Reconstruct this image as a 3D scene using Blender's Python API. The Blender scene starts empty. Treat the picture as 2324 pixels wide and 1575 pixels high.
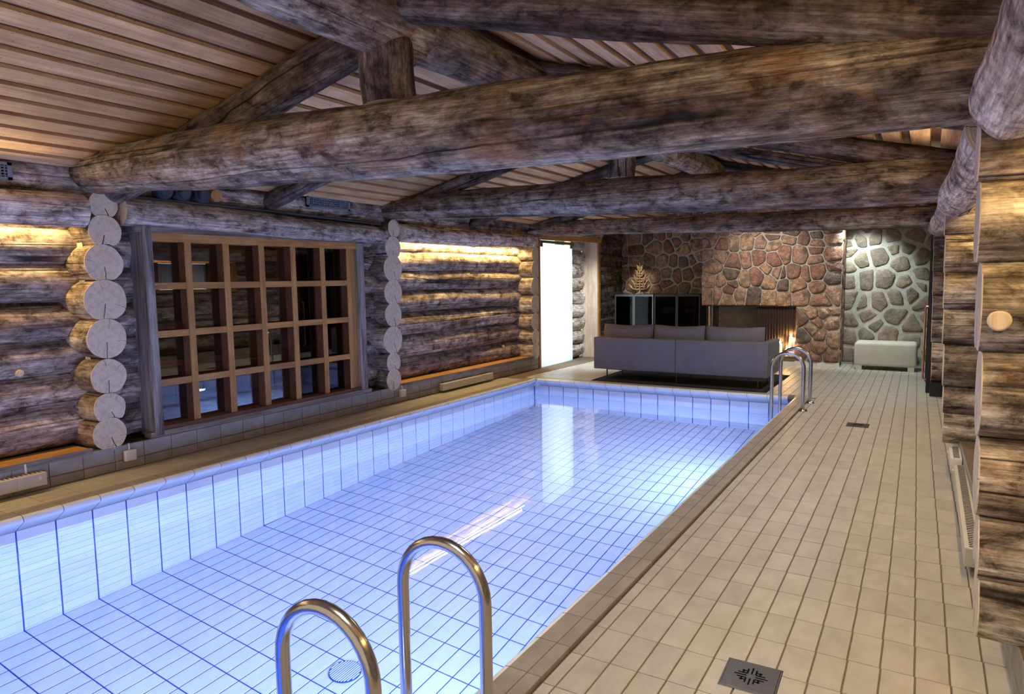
import bpy, math, random
from mathutils import Vector, Matrix, noise as mn

# ------------------------------------------------------------------ camera, world, lights, exposure
SC = bpy.context.scene
COL = SC.collection
random.seed(7)
PI = math.pi

def place_camera():
    f, yaw, pitch, roll = 1548.57, 0.5478, 0.0990, -0.0142
    cy, sy, cp, sp = math.cos(yaw), math.sin(yaw), math.cos(pitch), math.sin(pitch)
    fw = Vector((-sy * cp, cy * cp, -sp)); r = Vector((cy, sy, 0)); u = r.cross(fw)
    r2 = r * math.cos(roll) + u * math.sin(roll); u2 = u * math.cos(roll) - r * math.sin(roll)
    cam = bpy.data.cameras.new('camera'); cam.sensor_width = 36; cam.sensor_fit = 'HORIZONTAL'
    cam.lens = f * 36 / 2324; cam.clip_start = 0.02; cam.clip_end = 100
    o = bpy.data.objects.new('camera', cam); COL.objects.link(o)
    m = Matrix((r2, u2, -fw)).transposed().to_4x4(); m.translation = Vector((5.1343, -9.1245, 1.5289))
    o.matrix_world = m; SC.camera = o
place_camera()

W = bpy.data.worlds.new('world'); SC.world = W; W.use_nodes = True
_bg = W.node_tree.nodes['Background']; _bg.inputs[0].default_value = (1.0, 0.82, 0.62, 1); _bg.inputs[1].default_value = 0.40
SC.view_settings.view_transform = 'Standard'; SC.view_settings.look = 'None'
SC.view_settings.exposure = 1.0; SC.view_settings.gamma = 1.0; SC.view_settings.use_curve_mapping = False
SC.cycles.use_denoising = True; SC.cycles.max_bounces = 6; SC.cycles.diffuse_bounces = 3; SC.cycles.glossy_bounces = 3; SC.cycles.transmission_bounces = 5; SC.cycles.transparent_max_bounces = 8
SC.cycles.use_adaptive_sampling = True; SC.cycles.adaptive_threshold = 0.08; SC.cycles.adaptive_min_samples = 16
SC.cycles.sample_clamp_indirect = 6.0

def light(name, kind, loc, energy, color, target=None, size=None, size_y=None, spot=None, blend=0.5):
    l = bpy.data.lights.new(name, kind); l.energy = energy; l.color = color
    if kind == 'AREA':
        l.shape = 'RECTANGLE'; l.size = size; l.size_y = size_y or size
    elif kind == 'SPOT':
        l.spot_size = spot; l.spot_blend = blend; l.shadow_soft_size = size or 0.05
    elif kind == 'POINT':
        l.shadow_soft_size = size or 0.03
    o = bpy.data.objects.new(name, l); COL.objects.link(o); o.location = loc
    if target is not None:
        o.rotation_euler = (Vector(target) - Vector(loc)).to_track_quat('-Z', 'Y').to_euler()
    return o

YEL = (1.0, 0.66, 0.24)
# tube lamps hidden behind the valance logs
def tube_light(x, y0, y1, z, tx, power):
    o = light('valance_lamp', 'AREA', (x, (y0 + y1) / 2, z), power, YEL, None, 0.03, y1 - y0)
    d = Vector((tx - x, 0, -0.13)).normalized(); zz = -d; yy = Vector((0, 1, 0)); xx = yy.cross(zz)
    m = Matrix((xx, yy, zz)).transposed().to_4x4(); m.translation = o.location; o.matrix_world = m
tube_light(-0.79, -9.4, -6.27, 2.03, -0.81, 17)
tube_light(-0.79, -2.40, 0.92, 2.03, -0.81, 24)
tube_light(5.56, -9.3, -6.27, 2.03, 5.58, 13)
tube_light(5.49, -5.92, -2.80, 2.03, 5.51, 9)
tube_light(5.43, -2.35, -0.2, 2.03, 5.45, 8)
# underwater lamps in the pool's side wall
for _y in (-6.3, -2.2, -8.4):
    o = light('underwater_lamp', 'AREA', (3.80, _y, -0.55), 46, (0.30, 0.445, 1.0), (0.2, _y, -1.1), 0.25, 0.25)
# lounge spots, plus added white fill near the glass door
light('lounge_spot', 'SPOT', (2.8, 1.5, 2.62), 110, (1.0, 0.89, 0.80), (2.85, 3.4, 1.45), 0.06, None, 1.3, 1.0)
light('wall_spot', 'SPOT', (4.02, 3.2, 2.5), 60, (0.85, 1.0, 0.97), (4.25, 3.95, 1.1), 0.04, None, 1.5, 0.7)
light('lounge_downlight', 'SPOT', (4.55, 2.0, 2.42), 55, (0.92, 1.0, 0.97), (4.3, 2.1, 0.0), 0.05, None, 1.9, 0.6)
light('entry_fill', 'SPOT', (0.2, 1.45, 2.38), 95, (0.95, 0.98, 1.0), (-0.25, 2.6, 0.5), 0.05, None, 1.5, 0.7)  # added fill to whiten the log strip and pine panel
light('door_fill', 'SPOT', (0.35, 1.9, 2.5), 60, (0.95, 0.98, 1.0), (0.0, 2.1, 0.0), 0.05, None, 1.1, 0.8)  # added fill for the bright floor before the frosted door
light('ornament_spot', 'SPOT', (0.55, 2.6, 2.5), 45, (1.0, 0.85, 0.65), (0.13, 4.08, 1.5), 0.03, None, 0.34, 0.6)
# added warm strips without fixtures, brightening the ceiling boards
for _y0, _y1 in ((-9.3, -6.4), (-5.8, -2.9), (-2.3, 0.6)):
    light('ceiling_fill', 'AREA', (5.12, (_y0 + _y1) / 2, 2.30), 4, (1.0, 0.76, 0.45), (4.0, (_y0 + _y1) / 2, 3.0), 2.8, 0.05)
for _y0, _y1 in ((-9.4, -6.5),):
    light('ceiling_fill', 'AREA', (-0.42, (_y0 + _y1) / 2, 2.28), 4, (1.0, 0.78, 0.5), (0.5, (_y0 + _y1) / 2, 2.9), 2.8, 0.06)  # added likewise to warm the left ceiling slope
light('passage_lamp', 'AREA', (-1.5, 1.85, 1.3), 28, (0.85, 0.96, 1.0), (-0.6, 1.85, 1.2), 1.2, 2.2)
# added unseen soft spots between the trusses, lifting the deck's brightness
for _y in (-8.2, -4.35, -0.8):
    light('deck_fill', 'SPOT', (3.9, _y, 2.62), 62, (1.0, 0.97, 0.93), (4.1, _y, 0.0), 0.35, None, 2.45, 0.7)
light('sauna_lamp', 'POINT', (-2.6, -4.9, 0.75), 6, (1.0, 0.35, 0.1), None, 0.05)

# ------------------------------------------------------------------ node materials
class NT:
    def __init__(s, name):
        s.m = bpy.data.materials.new(name); s.m.use_nodes = True; s.t = s.m.node_tree; s.t.nodes.clear()
        s.out = s.n('ShaderNodeOutputMaterial')
    def n(s, typ, **k):
        nd = s.t.nodes.new(typ)
        for a, v in k.items():
            if a.startswith('i_'):
                key = a[2:]
                key = int(key) if key.isdigit() else key.replace('_', ' ')
                s.set(nd.inputs[key], v)
            else:
                setattr(nd, a, v)
        return nd
    def set(s, sock, v):
        if isinstance(v, bpy.types.NodeSocket): s.t.links.new(v, sock)
        elif isinstance(v, bpy.types.Node): s.t.links.new(v.outputs[0], sock)
        else:
            if sock.type == 'RGBA' and len(v) == 3: v = (*v, 1)
            sock.default_value = v
    def math(s, op, a, b=0.0, clamp=False):
        nd = s.n('ShaderNodeMath', operation=op, use_clamp=clamp); s.set(nd.inputs[0], a); s.set(nd.inputs[1], b); return nd.outputs[0]
    def ramp(s, fac, stops, interp='LINEAR'):
        nd = s.n('ShaderNodeValToRGB'); cr = nd.color_ramp; cr.interpolation = interp
        while len(cr.elements) < len(stops): cr.elements.new(0.5)
        for e, (p, c) in zip(cr.elements, stops):
            e.position = p; e.color = (*c, 1) if len(c) == 3 else c
        s.set(nd.inputs[0], fac); return nd.outputs[0]
    def mix(s, fac, a, b, blend='MIX'):
        nd = s.n('ShaderNodeMix', data_type='RGBA', blend_type=blend, clamp_result=False)
        s.set(nd.inputs[0], fac); s.set(nd.inputs[6], a); s.set(nd.inputs[7], b); return nd.outputs[2]
    def noise(s, vec, scale, detail=4, rough=0.55, dist=0.0):
        nd = s.n('ShaderNodeTexNoise'); s.set(nd.inputs['Vector'], vec)
        nd.inputs['Scale'].default_value = scale; nd.inputs['Detail'].default_value = detail
        nd.inputs['Roughness'].default_value = rough; nd.inputs['Distortion'].default_value = dist
        return nd.outputs[0]
    def coords(s, scale=(1, 1, 1), rnd=True, which='Object'):
        tc = s.n('ShaderNodeTexCoord').outputs[which]
        if rnd:
            oi = s.n('ShaderNodeObjectInfo'); mul = s.n('ShaderNodeVectorMath', operation='MULTIPLY_ADD')
            cb = s.n('ShaderNodeCombineXYZ'); s.rand = oi.outputs['Random']
            for i in range(3): s.set(cb.inputs[i], s.rand)
            s.set(mul.inputs[0], cb.outputs[0]); mul.inputs[1].default_value = (17.3, 31.7, 53.1); s.set(mul.inputs[2], tc); tc = mul.outputs[0]
        s.base = tc
        return s.scaled(scale)
    def scaled(s, scale):
        nd = s.n('ShaderNodeVectorMath', operation='MULTIPLY'); s.set(nd.inputs[0], s.base); nd.inputs[1].default_value = scale; return nd.outputs[0]
    def bump(s, h, strength=0.3, dist=0.01):
        nd = s.n('ShaderNodeBump'); nd.inputs['Strength'].default_value = strength; nd.inputs['Distance'].default_value = dist
        s.set(nd.inputs['Height'], h); return nd.outputs[0]
    def pbr(s, color, rough=0.6, metal=0.0, normal=None, spec=0.5, **k):
        p = s.n('ShaderNodeBsdfPrincipled'); s.set(p.inputs['Base Color'], color); s.set(p.inputs['Roughness'], rough)
        s.set(p.inputs['Metallic'], metal); s.set(p.inputs['Specular IOR Level'], spec)
        if normal is not None: s.set(p.inputs['Normal'], normal)
        for a, v in k.items(): s.set(p.inputs[a.replace('_', ' ')], v)
        s.t.links.new(p.outputs[0], s.out.inputs[0]); return s.m

def mat_log(name, dark, mid, light_, tan, tan_amt=0.5, crack=1.0, bright=1.0):
    N = NT(name)
    big = N.noise(N.coords((6, 6, 0.55)), 1.0, 3, 0.6, 0.15)
    fine = N.noise(N.scaled((60, 60, 2.4)), 1.0, 3, 0.65)
    fine2 = N.noise(N.scaled((130, 130, 9)), 1.0, 2, 0.6)
    blot = N.noise(N.scaled((2.6, 2.6, 2.2)), 1.0, 4, 0.70, 0.5)
    blot2 = N.noise(N.scaled((8, 8, 4.5)), 1.3, 5, 0.75, 0.3)
    crk = N.noise(N.scaled((4.5, 4.5, 0.08)), 1.0, 1.0, 0.5, 0.0); msk = N.noise(N.scaled((3, 3, 0.8)), 1.0, 2, 0.5)
    crk2 = N.noise(N.scaled((13, 13, 0.22)), 1.0, 1.0, 0.5, 0.0)
    col = N.ramp(N.math('ADD', N.math('MULTIPLY', big, 0.6), N.math('MULTIPLY', blot2, 0.4)), [(0.36, dark), (0.49, mid), (0.62, light_)])
    tanf = N.math('MULTIPLY', N.ramp(blot, [(0.50, (0, 0, 0)), (0.62, (1, 1, 1))]), tan_amt)
    col = N.mix(tanf, col, tan)
    drk = N.ramp(blot2, [(0.36, (0.30, 0.25, 0.22)), (0.47, (0.9, 0.88, 0.86)), (0.62, (1.3, 1.27, 1.25))])
    col = N.mix(0.9, col, drk, 'MULTIPLY')
    col = N.mix(0.9, col, N.ramp(fine, [(0.30, (0.40, 0.36, 0.34)), (0.5, (0.95, 0.95, 0.95)), (0.70, (1.4, 1.38, 1.35))]), 'MULTIPLY')
    col = N.mix(0.6, col, N.ramp(fine2, [(0.30, (0.55, 0.52, 0.5)), (0.5, (1, 1, 1)), (0.70, (1.3, 1.3, 1.3))]), 'MULTIPLY')
    c1 = N.math('ABSOLUTE', N.math('SUBTRACT', crk, 0.5))
    c2 = N.math('ABSOLUTE', N.math('SUBTRACT', crk2, 0.47))
    k1 = N.ramp(c1, [(0.003, (0, 0, 0)), (0.010, (1, 1, 1))]); k2 = N.ramp(c2, [(0.003, (0, 0, 0)), (0.010, (1, 1, 1))])
    kk = N.mix(N.ramp(msk, [(0.44, (0, 0, 0)), (0.52, (1, 1, 1))]), N.mix(0.5, (1, 1, 1), k2), k1)
    col = N.mix(crack, col, N.mix(0.88, (1, 1, 1), kk), 'MULTIPLY')
    v = N.math('ADD', N.math('MULTIPLY', N.rand, 0.45), 0.78)
    cbv = N.n('ShaderNodeCombineXYZ')
    for i in range(3): N.set(cbv.inputs[i], N.math('MULTIPLY', v, bright))
    col = N.mix(1.0, col, cbv.outputs[0], 'MULTIPLY')
    h = N.math('ADD', N.math('MULTIPLY', fine, 0.5), N.math('MULTIPLY', k1, 0.8))
    return N.pbr(col, 0.78, 0, N.bump(h, 0.7, 0.012), 0.25)

def mat_endgrain(name, c0, c1):
    N = NT(name)
    co = N.coords((1, 1, 1), rnd=False); N2 = N.n('ShaderNodeSeparateXYZ'); N.set(N2.inputs[0], co)
    x, y = N2.outputs[0], N2.outputs[1]
    oi = N.n('ShaderNodeObjectInfo').outputs['Random']
    wob = N.noise(co, 9, 3, 0.5)
    r = N.math('SQRT', N.math('ADD', N.math('MULTIPLY', x, x), N.math('MULTIPLY', y, y)))
    rr = N.math('ADD', r, N.math('MULTIPLY', wob, 0.02))
    ring = N.math('SINE', N.math('MULTIPLY', rr, 520.0))
    col = N.mix(N.math('ADD', N.math('MULTIPLY', ring, 0.22), 0.35), c0, c1)
    blot = N.noise(co, 22, 5, 0.6)
    col = N.mix(0.7, col, N.ramp(blot, [(0.3, (0.66, 0.62, 0.58)), (0.55, (1, 1, 1))]), 'MULTIPLY')
    # radial checks
    ang = N.math('ARCTAN2', y, x)
    angw = N.math('ADD', ang, N.math('MULTIPLY', N.noise(co, 16, 3), 0.35))
    def check(a0, width, rmin, rmax):
        d = N.math('ABSOLUTE', N.math('SINE', N.math('MULTIPLY', N.math('SUBTRACT', angw, a0), 0.5)))
        near = N.math('LESS_THAN', N.math('MULTIPLY', d, r), width)
        return N.math('MULTIPLY', near, N.math('MULTIPLY', N.math('GREATER_THAN', r, rmin), N.math('LESS_THAN', r, rmax)))
    a = N.math('ADD', -1.75, N.math('MULTIPLY', oi, 0.8))
    m = N.math('MAXIMUM', check(a, 0.0020, 0.03, 0.3), N.math('MAXIMUM', check(N.math('ADD', a, N.math('MULTIPLY', oi, 9.0)), 0.0006, 0.08, 0.3), check(N.math('ADD', a, N.math('MULTIPLY', oi, 23.0)), 0.0006, 0.09, 0.3)))
    col = N.mix(N.math('MULTIPLY', m, 0.9), col, (0.05, 0.035, 0.025))
    return N.pbr(col, 0.8, 0, N.bump(N.math('SUBTRACT', ring, N.math('MULTIPLY', m, 6.0)), 0.25, 0.002), 0.2)

def mat_plank(name, c0, c1, axis=1, knots=0.8, rough=0.6, sc=1.0, spec=0.3):
    N = NT(name)
    s1 = [14 * sc] * 3; s1[axis] = 0.9 * sc; s2 = [60 * sc] * 3; s2[axis] = 2.0 * sc
    a = N.noise(N.coords(tuple(s1)), 1, 5, 0.6, 0.9); b = N.noise(N.scaled(tuple(s2)), 1, 4, 0.6)
    ks = [7.0 * sc] * 3; ks[axis] = 3.4 * sc
    v = N.n('ShaderNodeTexVoronoi'); N.set(v.inputs['Vector'], N.scaled(tuple(ks)))
    col = N.mix(N.ramp(a, [(0.3, (0, 0, 0)), (0.7, (1, 1, 1))]), c0, c1)
    col = N.mix(0.7, col, N.ramp(b, [(0.3, (0.7, 0.66, 0.62)), (0.6, (1.08, 1.08, 1.08))]), 'MULTIPLY')
    kn = N.ramp(v.outputs['Distance'], [(0.06, (0.28, 0.16, 0.09)), (0.14, (1, 1, 1))])
    col = N.mix(knots, col, kn, 'MULTIPLY')
    blot = N.noise(N.scaled((3, 3, 3)), 1, 4, 0.6)
    col = N.mix(0.6, col, N.ramp(blot, [(0.3, (0.6, 0.56, 0.54)), (0.6, (1.05, 1.05, 1.05))]), 'MULTIPLY')
    t = N.math('ADD', N.math('MULTIPLY', N.rand, 0.4), 0.8); cb = N.n('ShaderNodeCombineXYZ')
    for i in range(3): N.set(cb.inputs[i], t)
    col = N.mix(1, col, cb.outputs[0], 'MULTIPLY')
    return N.pbr(col, rough, 0, N.bump(b, 0.25, 0.004), spec)

def mat_tile(name, c0, c1, rough=0.35, spec=0.5, var=0.1, sc=9):
    N = NT(name)
    a = N.noise(N.coords((1, 0.6, 1)), sc, 6, 0.62, 0.3)
    col = N.mix(N.ramp(a, [(0.33, (0, 0, 0)), (0.67, (1, 1, 1))]), c0, c1)
    t = N.math('ADD', N.math('MULTIPLY', N.rand, var), 1 - var / 2); cb = N.n('ShaderNodeCombineXYZ')
    for i in range(3): N.set(cb.inputs[i], t)
    col = N.mix(1, col, cb.outputs[0], 'MULTIPLY')
    return N.pbr(col, rough, 0, N.bump(a, 0.06, 0.003), spec)

def mat_plain(name, c, rough=0.6, metal=0.0, spec=0.5, grain=0.06, sc=40, bump=0.1):
    N = NT(name)
    a = N.noise(N.coords((1, 1, 1)), sc, 4, 0.6)
    col = N.mix(1, c, N.ramp(a, [(0.3, (1 - grain,) * 3), (0.7, (1 + grain,) * 3)]), 'MULTIPLY')
    return N.pbr(col, rough, metal, N.bump(a, bump, 0.002), spec)

def mat_stone(name, bright=1.0, lime=0.0):
    N = NT(name)
    a = N.noise(N.coords((1, 1, 1)), 13, 6, 0.74, 0.6); g = N.noise(N.scaled((1, 1, 1)), 60, 4, 0.7)
    base = N.ramp(N.rand, [(0.0, (0.36, 0.205, 0.14)), (0.17, (0.42, 0.265, 0.18)), (0.34, (0.33, 0.18, 0.13)), (0.52, (0.46, 0.29, 0.21)), (0.68, (0.20, 0.155, 0.125)), (0.80, (0.50, 0.335, 0.205)), (0.9, (0.28, 0.16, 0.12))], 'CONSTANT')
    col = N.mix(0.95, base, N.ramp(a, [(0.30, (0.30, 0.29, 0.30)), (0.48, (0.9, 0.9, 0.9)), (0.66, (1.55, 1.5, 1.42))]), 'MULTIPLY')
    col = N.mix(0.8, col, N.ramp(g, [(0.3, (0.6, 0.58, 0.57)), (0.68, (1.35, 1.35, 1.35))]), 'MULTIPLY')
    b = N.noise(N.scaled((1, 1, 1)), 5, 5, 0.65)
    col = N.mix(N.ramp(b, [(0.50, (0, 0, 0)), (0.62, (0.75, 0.75, 0.75))]), col, (0.13 * bright, 0.115 * bright, 0.10 * bright))
    if lime: col = N.mix(N.ramp(b, [(0.38, (lime * 1.5,) * 3), (0.6, (lime * 0.6,) * 3)]), col, (0.42, 0.40, 0.34))
    col = N.mix(1, col, (bright,) * 3, 'MULTIPLY')
    return N.pbr(col, 0.85, 0, N.bump(N.math('ADD', a, N.math('MULTIPLY', g, 0.3)), 1.0, 0.035), 0.2)

def mat_fabric(name, c, sc=420):
    N = NT(name)
    w = N.noise(N.coords((1, 1, 1)), sc, 2, 0.6); b = N.noise(N.scaled((1, 1, 1)), 6, 3)
    col = N.mix(1, c, N.ramp(w, [(0.3, (0.72,) * 3), (0.7, (1.2,) * 3)]), 'MULTIPLY')
    col = N.mix(0.5, col, N.ramp(b, [(0.3, (0.85,) * 3), (0.7, (1.1,) * 3)]), 'MULTIPLY')
    return N.pbr(col, 0.95, 0, N.bump(w, 0.35, 0.002), 0.1)

def mat_emit(name, c, s):
    N = NT(name); e = N.n('ShaderNodeEmission'); N.set(e.inputs[0], c); e.inputs[1].default_value = s
    N.t.links.new(e.outputs[0], N.out.inputs[0]); return N.m

def mat_glass_pane(name, tint=(0.8, 0.82, 0.84), boost=1.8, rough=0.0):
    N = NT(name)
    fr = N.n('ShaderNodeFresnel'); fr.inputs[0].default_value = 1.5
    fac = N.math('MULTIPLY', fr.outputs[0], boost, True)
    tr = N.n('ShaderNodeBsdfTransparent'); N.set(tr.inputs[0], tint)
    gl = N.n('ShaderNodeBsdfGlossy'); N.set(gl.inputs[0], (1, 1, 1)); gl.inputs['Roughness'].default_value = rough
    mx = N.n('ShaderNodeMixShader'); N.set(mx.inputs[0], fac); N.set(mx.inputs[1], tr.outputs[0]); N.set(mx.inputs[2], gl.outputs[0])
    N.t.links.new(mx.outputs[0], N.out.inputs[0]); return N.m

def mat_frosted(name):
    N = NT(name)
    a = N.noise(N.coords((1, 1, 1)), 3, 2)
    tl = N.n('ShaderNodeBsdfTranslucent'); N.set(tl.inputs[0], N.mix(0.1, (0.9, 0.97, 1.0), a))
    df = N.n('ShaderNodeBsdfPrincipled'); N.set(df.inputs['Base Color'], (0.8, 0.86, 0.88)); df.inputs['Roughness'].default_value = 0.35
    mx = N.n('ShaderNodeMixShader'); mx.inputs[0].default_value = 0.25; N.set(mx.inputs[1], tl.outputs[0]); N.set(mx.inputs[2], df.outputs[0])
    N.t.links.new(mx.outputs[0], N.out.inputs[0]); return N.m

def mat_water(name):
    N = NT(name)
    g = N.n('ShaderNodeBsdfGlass'); g.inputs['IOR'].default_value = 1.333; g.inputs['Roughness'].default_value = 0.0
    N.set(g.inputs['Color'], (0.97, 0.985, 1.0))
    a = N.noise(N.coords((1, 1, 1), rnd=False), 1.6, 2, 0.4)
    N.set(g.inputs['Normal'], N.bump(a, 0.05, 0.004))
    N.t.links.new(g.outputs[0], N.out.inputs[0]); return N.m

M = {}
M['log'] = mat_log('weathered_log', (0.065, 0.053, 0.045), (0.235, 0.205, 0.178), (0.50, 0.46, 0.42), (0.25, 0.165, 0.095), 0.4, 1.0, 1.25)
M['beam'] = mat_log('beam_log', (0.06, 0.045, 0.033), (0.195, 0.158, 0.12), (0.41, 0.37, 0.305), (0.25, 0.135, 0.06), 0.6)
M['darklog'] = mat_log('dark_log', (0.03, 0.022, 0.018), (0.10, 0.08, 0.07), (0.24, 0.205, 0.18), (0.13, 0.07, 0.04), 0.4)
M['palelog'] = mat_log('pale_log', (0.12, 0.10, 0.085), (0.33, 0.295, 0.26), (0.52, 0.48, 0.44), (0.30, 0.20, 0.11), 0.35, 1.0, 1.5)
M['litlog'] = mat_log('lit_log', (0.30, 0.28, 0.25), (0.60, 0.57, 0.53), (0.80, 0.78, 0.74), (0.5, 0.42, 0.33), 0.3)  # brighter log tone: white light on the entry logs put into the colour
M['end'] = mat_endgrain('log_end', (0.80, 0.71, 0.55), (0.62, 0.51, 0.36))
M['board'] = mat_plank('ceiling_board', (0.52, 0.30, 0.13), (0.80, 0.53, 0.27), 1, 0.85)
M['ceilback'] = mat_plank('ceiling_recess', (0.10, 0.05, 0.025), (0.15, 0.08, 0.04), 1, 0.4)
M['pine'] = mat_plank('pine_wood', (0.40, 0.20, 0.065), (0.53, 0.30, 0.105), 2, 0.8)
M['pine_h'] = mat_plank('pine_wood_bar', (0.40, 0.20, 0.065), (0.53, 0.30, 0.105), 1, 0.8)
M['palepine'] = mat_plank('pale_pine', (0.66, 0.54, 0.41), (0.76, 0.65, 0.52), 2, 0.8)
M['greyplank'] = mat_plank('grey_plank', (0.10, 0.085, 0.075), (0.58, 0.54, 0.50), 2, 0.2, 0.8, 1.4)
M['greyplank_h'] = mat_plank('grey_plank_sill', (0.12, 0.10, 0.085), (0.38, 0.345, 0.31), 1, 0.2, 0.8, 1.4)
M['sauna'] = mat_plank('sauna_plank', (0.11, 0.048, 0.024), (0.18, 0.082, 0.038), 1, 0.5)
M['tile'] = mat_tile('deck_tile', (0.41, 0.385, 0.34), (0.52, 0.495, 0.445), 0.38, 0.4, 0.10)
M['tile_grey'] = mat_tile('skirting_tile', (0.26, 0.25, 0.24), (0.37, 0.36, 0.345), 0.4, 0.4, 0.10)
M['coping'] = mat_tile('coping_tile', (0.27, 0.24, 0.215), (0.36, 0.325, 0.295), 0.4, 0.4, 0.08)
M['grout'] = mat_plain('deck_grout', (0.19, 0.145, 0.105), 0.9, 0, 0.2, 0.15, 60)
M['pooltile'] = mat_tile('pool_tile', (0.70, 0.76, 0.86), (0.80, 0.85, 0.93), 0.25, 0.5, 0.05, 4)
M['poolgrout'] = mat_plain('pool_grout', (0.028, 0.095, 0.40), 0.9, 0, 0.2, 0.1, 60)
M['water'] = mat_water('pool_water')
M['steel'] = mat_plain('brushed_steel', (0.50, 0.48, 0.45), 0.2, 1.0, 0.5, 0.05, 120, 0.03)
M['darksteel'] = mat_plain('dark_steel', (0.11, 0.105, 0.11), 0.5, 1.0, 0.5, 0.1, 50, 0.1)
M['black'] = mat_plain('black_metal', (0.012, 0.012, 0.014), 0.4, 0, 0.5, 0.2, 30)
M['void'] = mat_plain('dark_hollow', (0.004, 0.004, 0.005), 0.9, 0, 0.1, 0.2, 30)
M['stone'] = mat_stone('field_stone')
M['mortar'] = mat_plain('mortar', (0.40, 0.375, 0.325), 0.95, 0, 0.15, 0.2, 25, 0.5)
M['mortar_pale'] = mat_plain('pale_mortar', (0.50, 0.48, 0.42), 0.95, 0, 0.15, 0.2, 14, 0.6)
M['sofa'] = mat_fabric('sofa_fabric', (0.17, 0.158, 0.168))
M['ottoman'] = mat_fabric('ottoman_fabric', (0.60, 0.57, 0.49))
M['rug'] = mat_fabric('rug_wool', (0.035, 0.036, 0.04), 150)
M['rugedge'] = mat_fabric('rug_edge', (0.012, 0.012, 0.013), 200)
M['white'] = mat_plain('white_plastic', (0.75, 0.73, 0.68), 0.45, 0, 0.5, 0.03, 10)
M['heater'] = mat_plain('heater_enamel', (0.62, 0.59, 0.50), 0.4, 0, 0.5, 0.04, 10)
M['plastic'] = mat_plain('dark_plastic', (0.045, 0.055, 0.065), 0.45, 0, 0.5, 0.1, 20)
M['ventgrey'] = mat_plain('vent_grey', (0.20, 0.24, 0.28), 0.45, 0, 0.5, 0.08, 20)
M['cabframe'] = mat_plain('cabinet_frame', (0.20, 0.21, 0.23), 0.4, 0.6, 0.5, 0.08, 30)
M['stone_pale'] = mat_stone('limed_stone', 1.0, 0.45)
M['glass'] = mat_glass_pane('window_glass')
M['smoked'] = mat_glass_pane('cabinet_glass', (0.25, 0.26, 0.27), 0.35)
M['frost'] = mat_frosted('frosted_glass')
M['copper'] = mat_plain('copper', (0.72, 0.38, 0.24), 0.28, 1.0, 0.5, 0.05, 60)
M['wax'] = mat_plain('candle_wax', (0.85, 0.75, 0.6), 0.5, 0, 0.4, 0.05, 20)
M['flame'] = mat_emit('candle_flame', (1.0, 0.62, 0.22), 40)
M['tube'] = mat_emit('lamp_tube', (1.0, 0.66, 0.22), 6)
M['lens'] = mat_emit('underwater_lens', (0.55, 0.68, 1.0), 25)
M['lightwood'] = mat_plank('birch_ply', (0.68, 0.48, 0.27), (0.80, 0.61, 0.37), 2, 0.1, 0.5, 3)
M['curtain'] = mat_fabric('pale_curtain', (0.75, 0.78, 0.78), 200)
M['mesh'] = mat_plain('fire_curtain', (0.06, 0.043, 0.036), 0.5, 0.6, 0.5, 0.3, 90)
M['firebrick'] = mat_tile('fire_brick', (0.24, 0.19, 0.14), (0.33, 0.27, 0.20), 0.8, 0.2, 0.2, 14)
M['skirt'] = mat_tile('pale_skirting', (0.60, 0.58, 0.52), (0.68, 0.66, 0.60), 0.4, 0.4, 0.06)
M['daylight'] = mat_emit('window_daylight', (0.75, 0.9, 1.0), 1.6)

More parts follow.
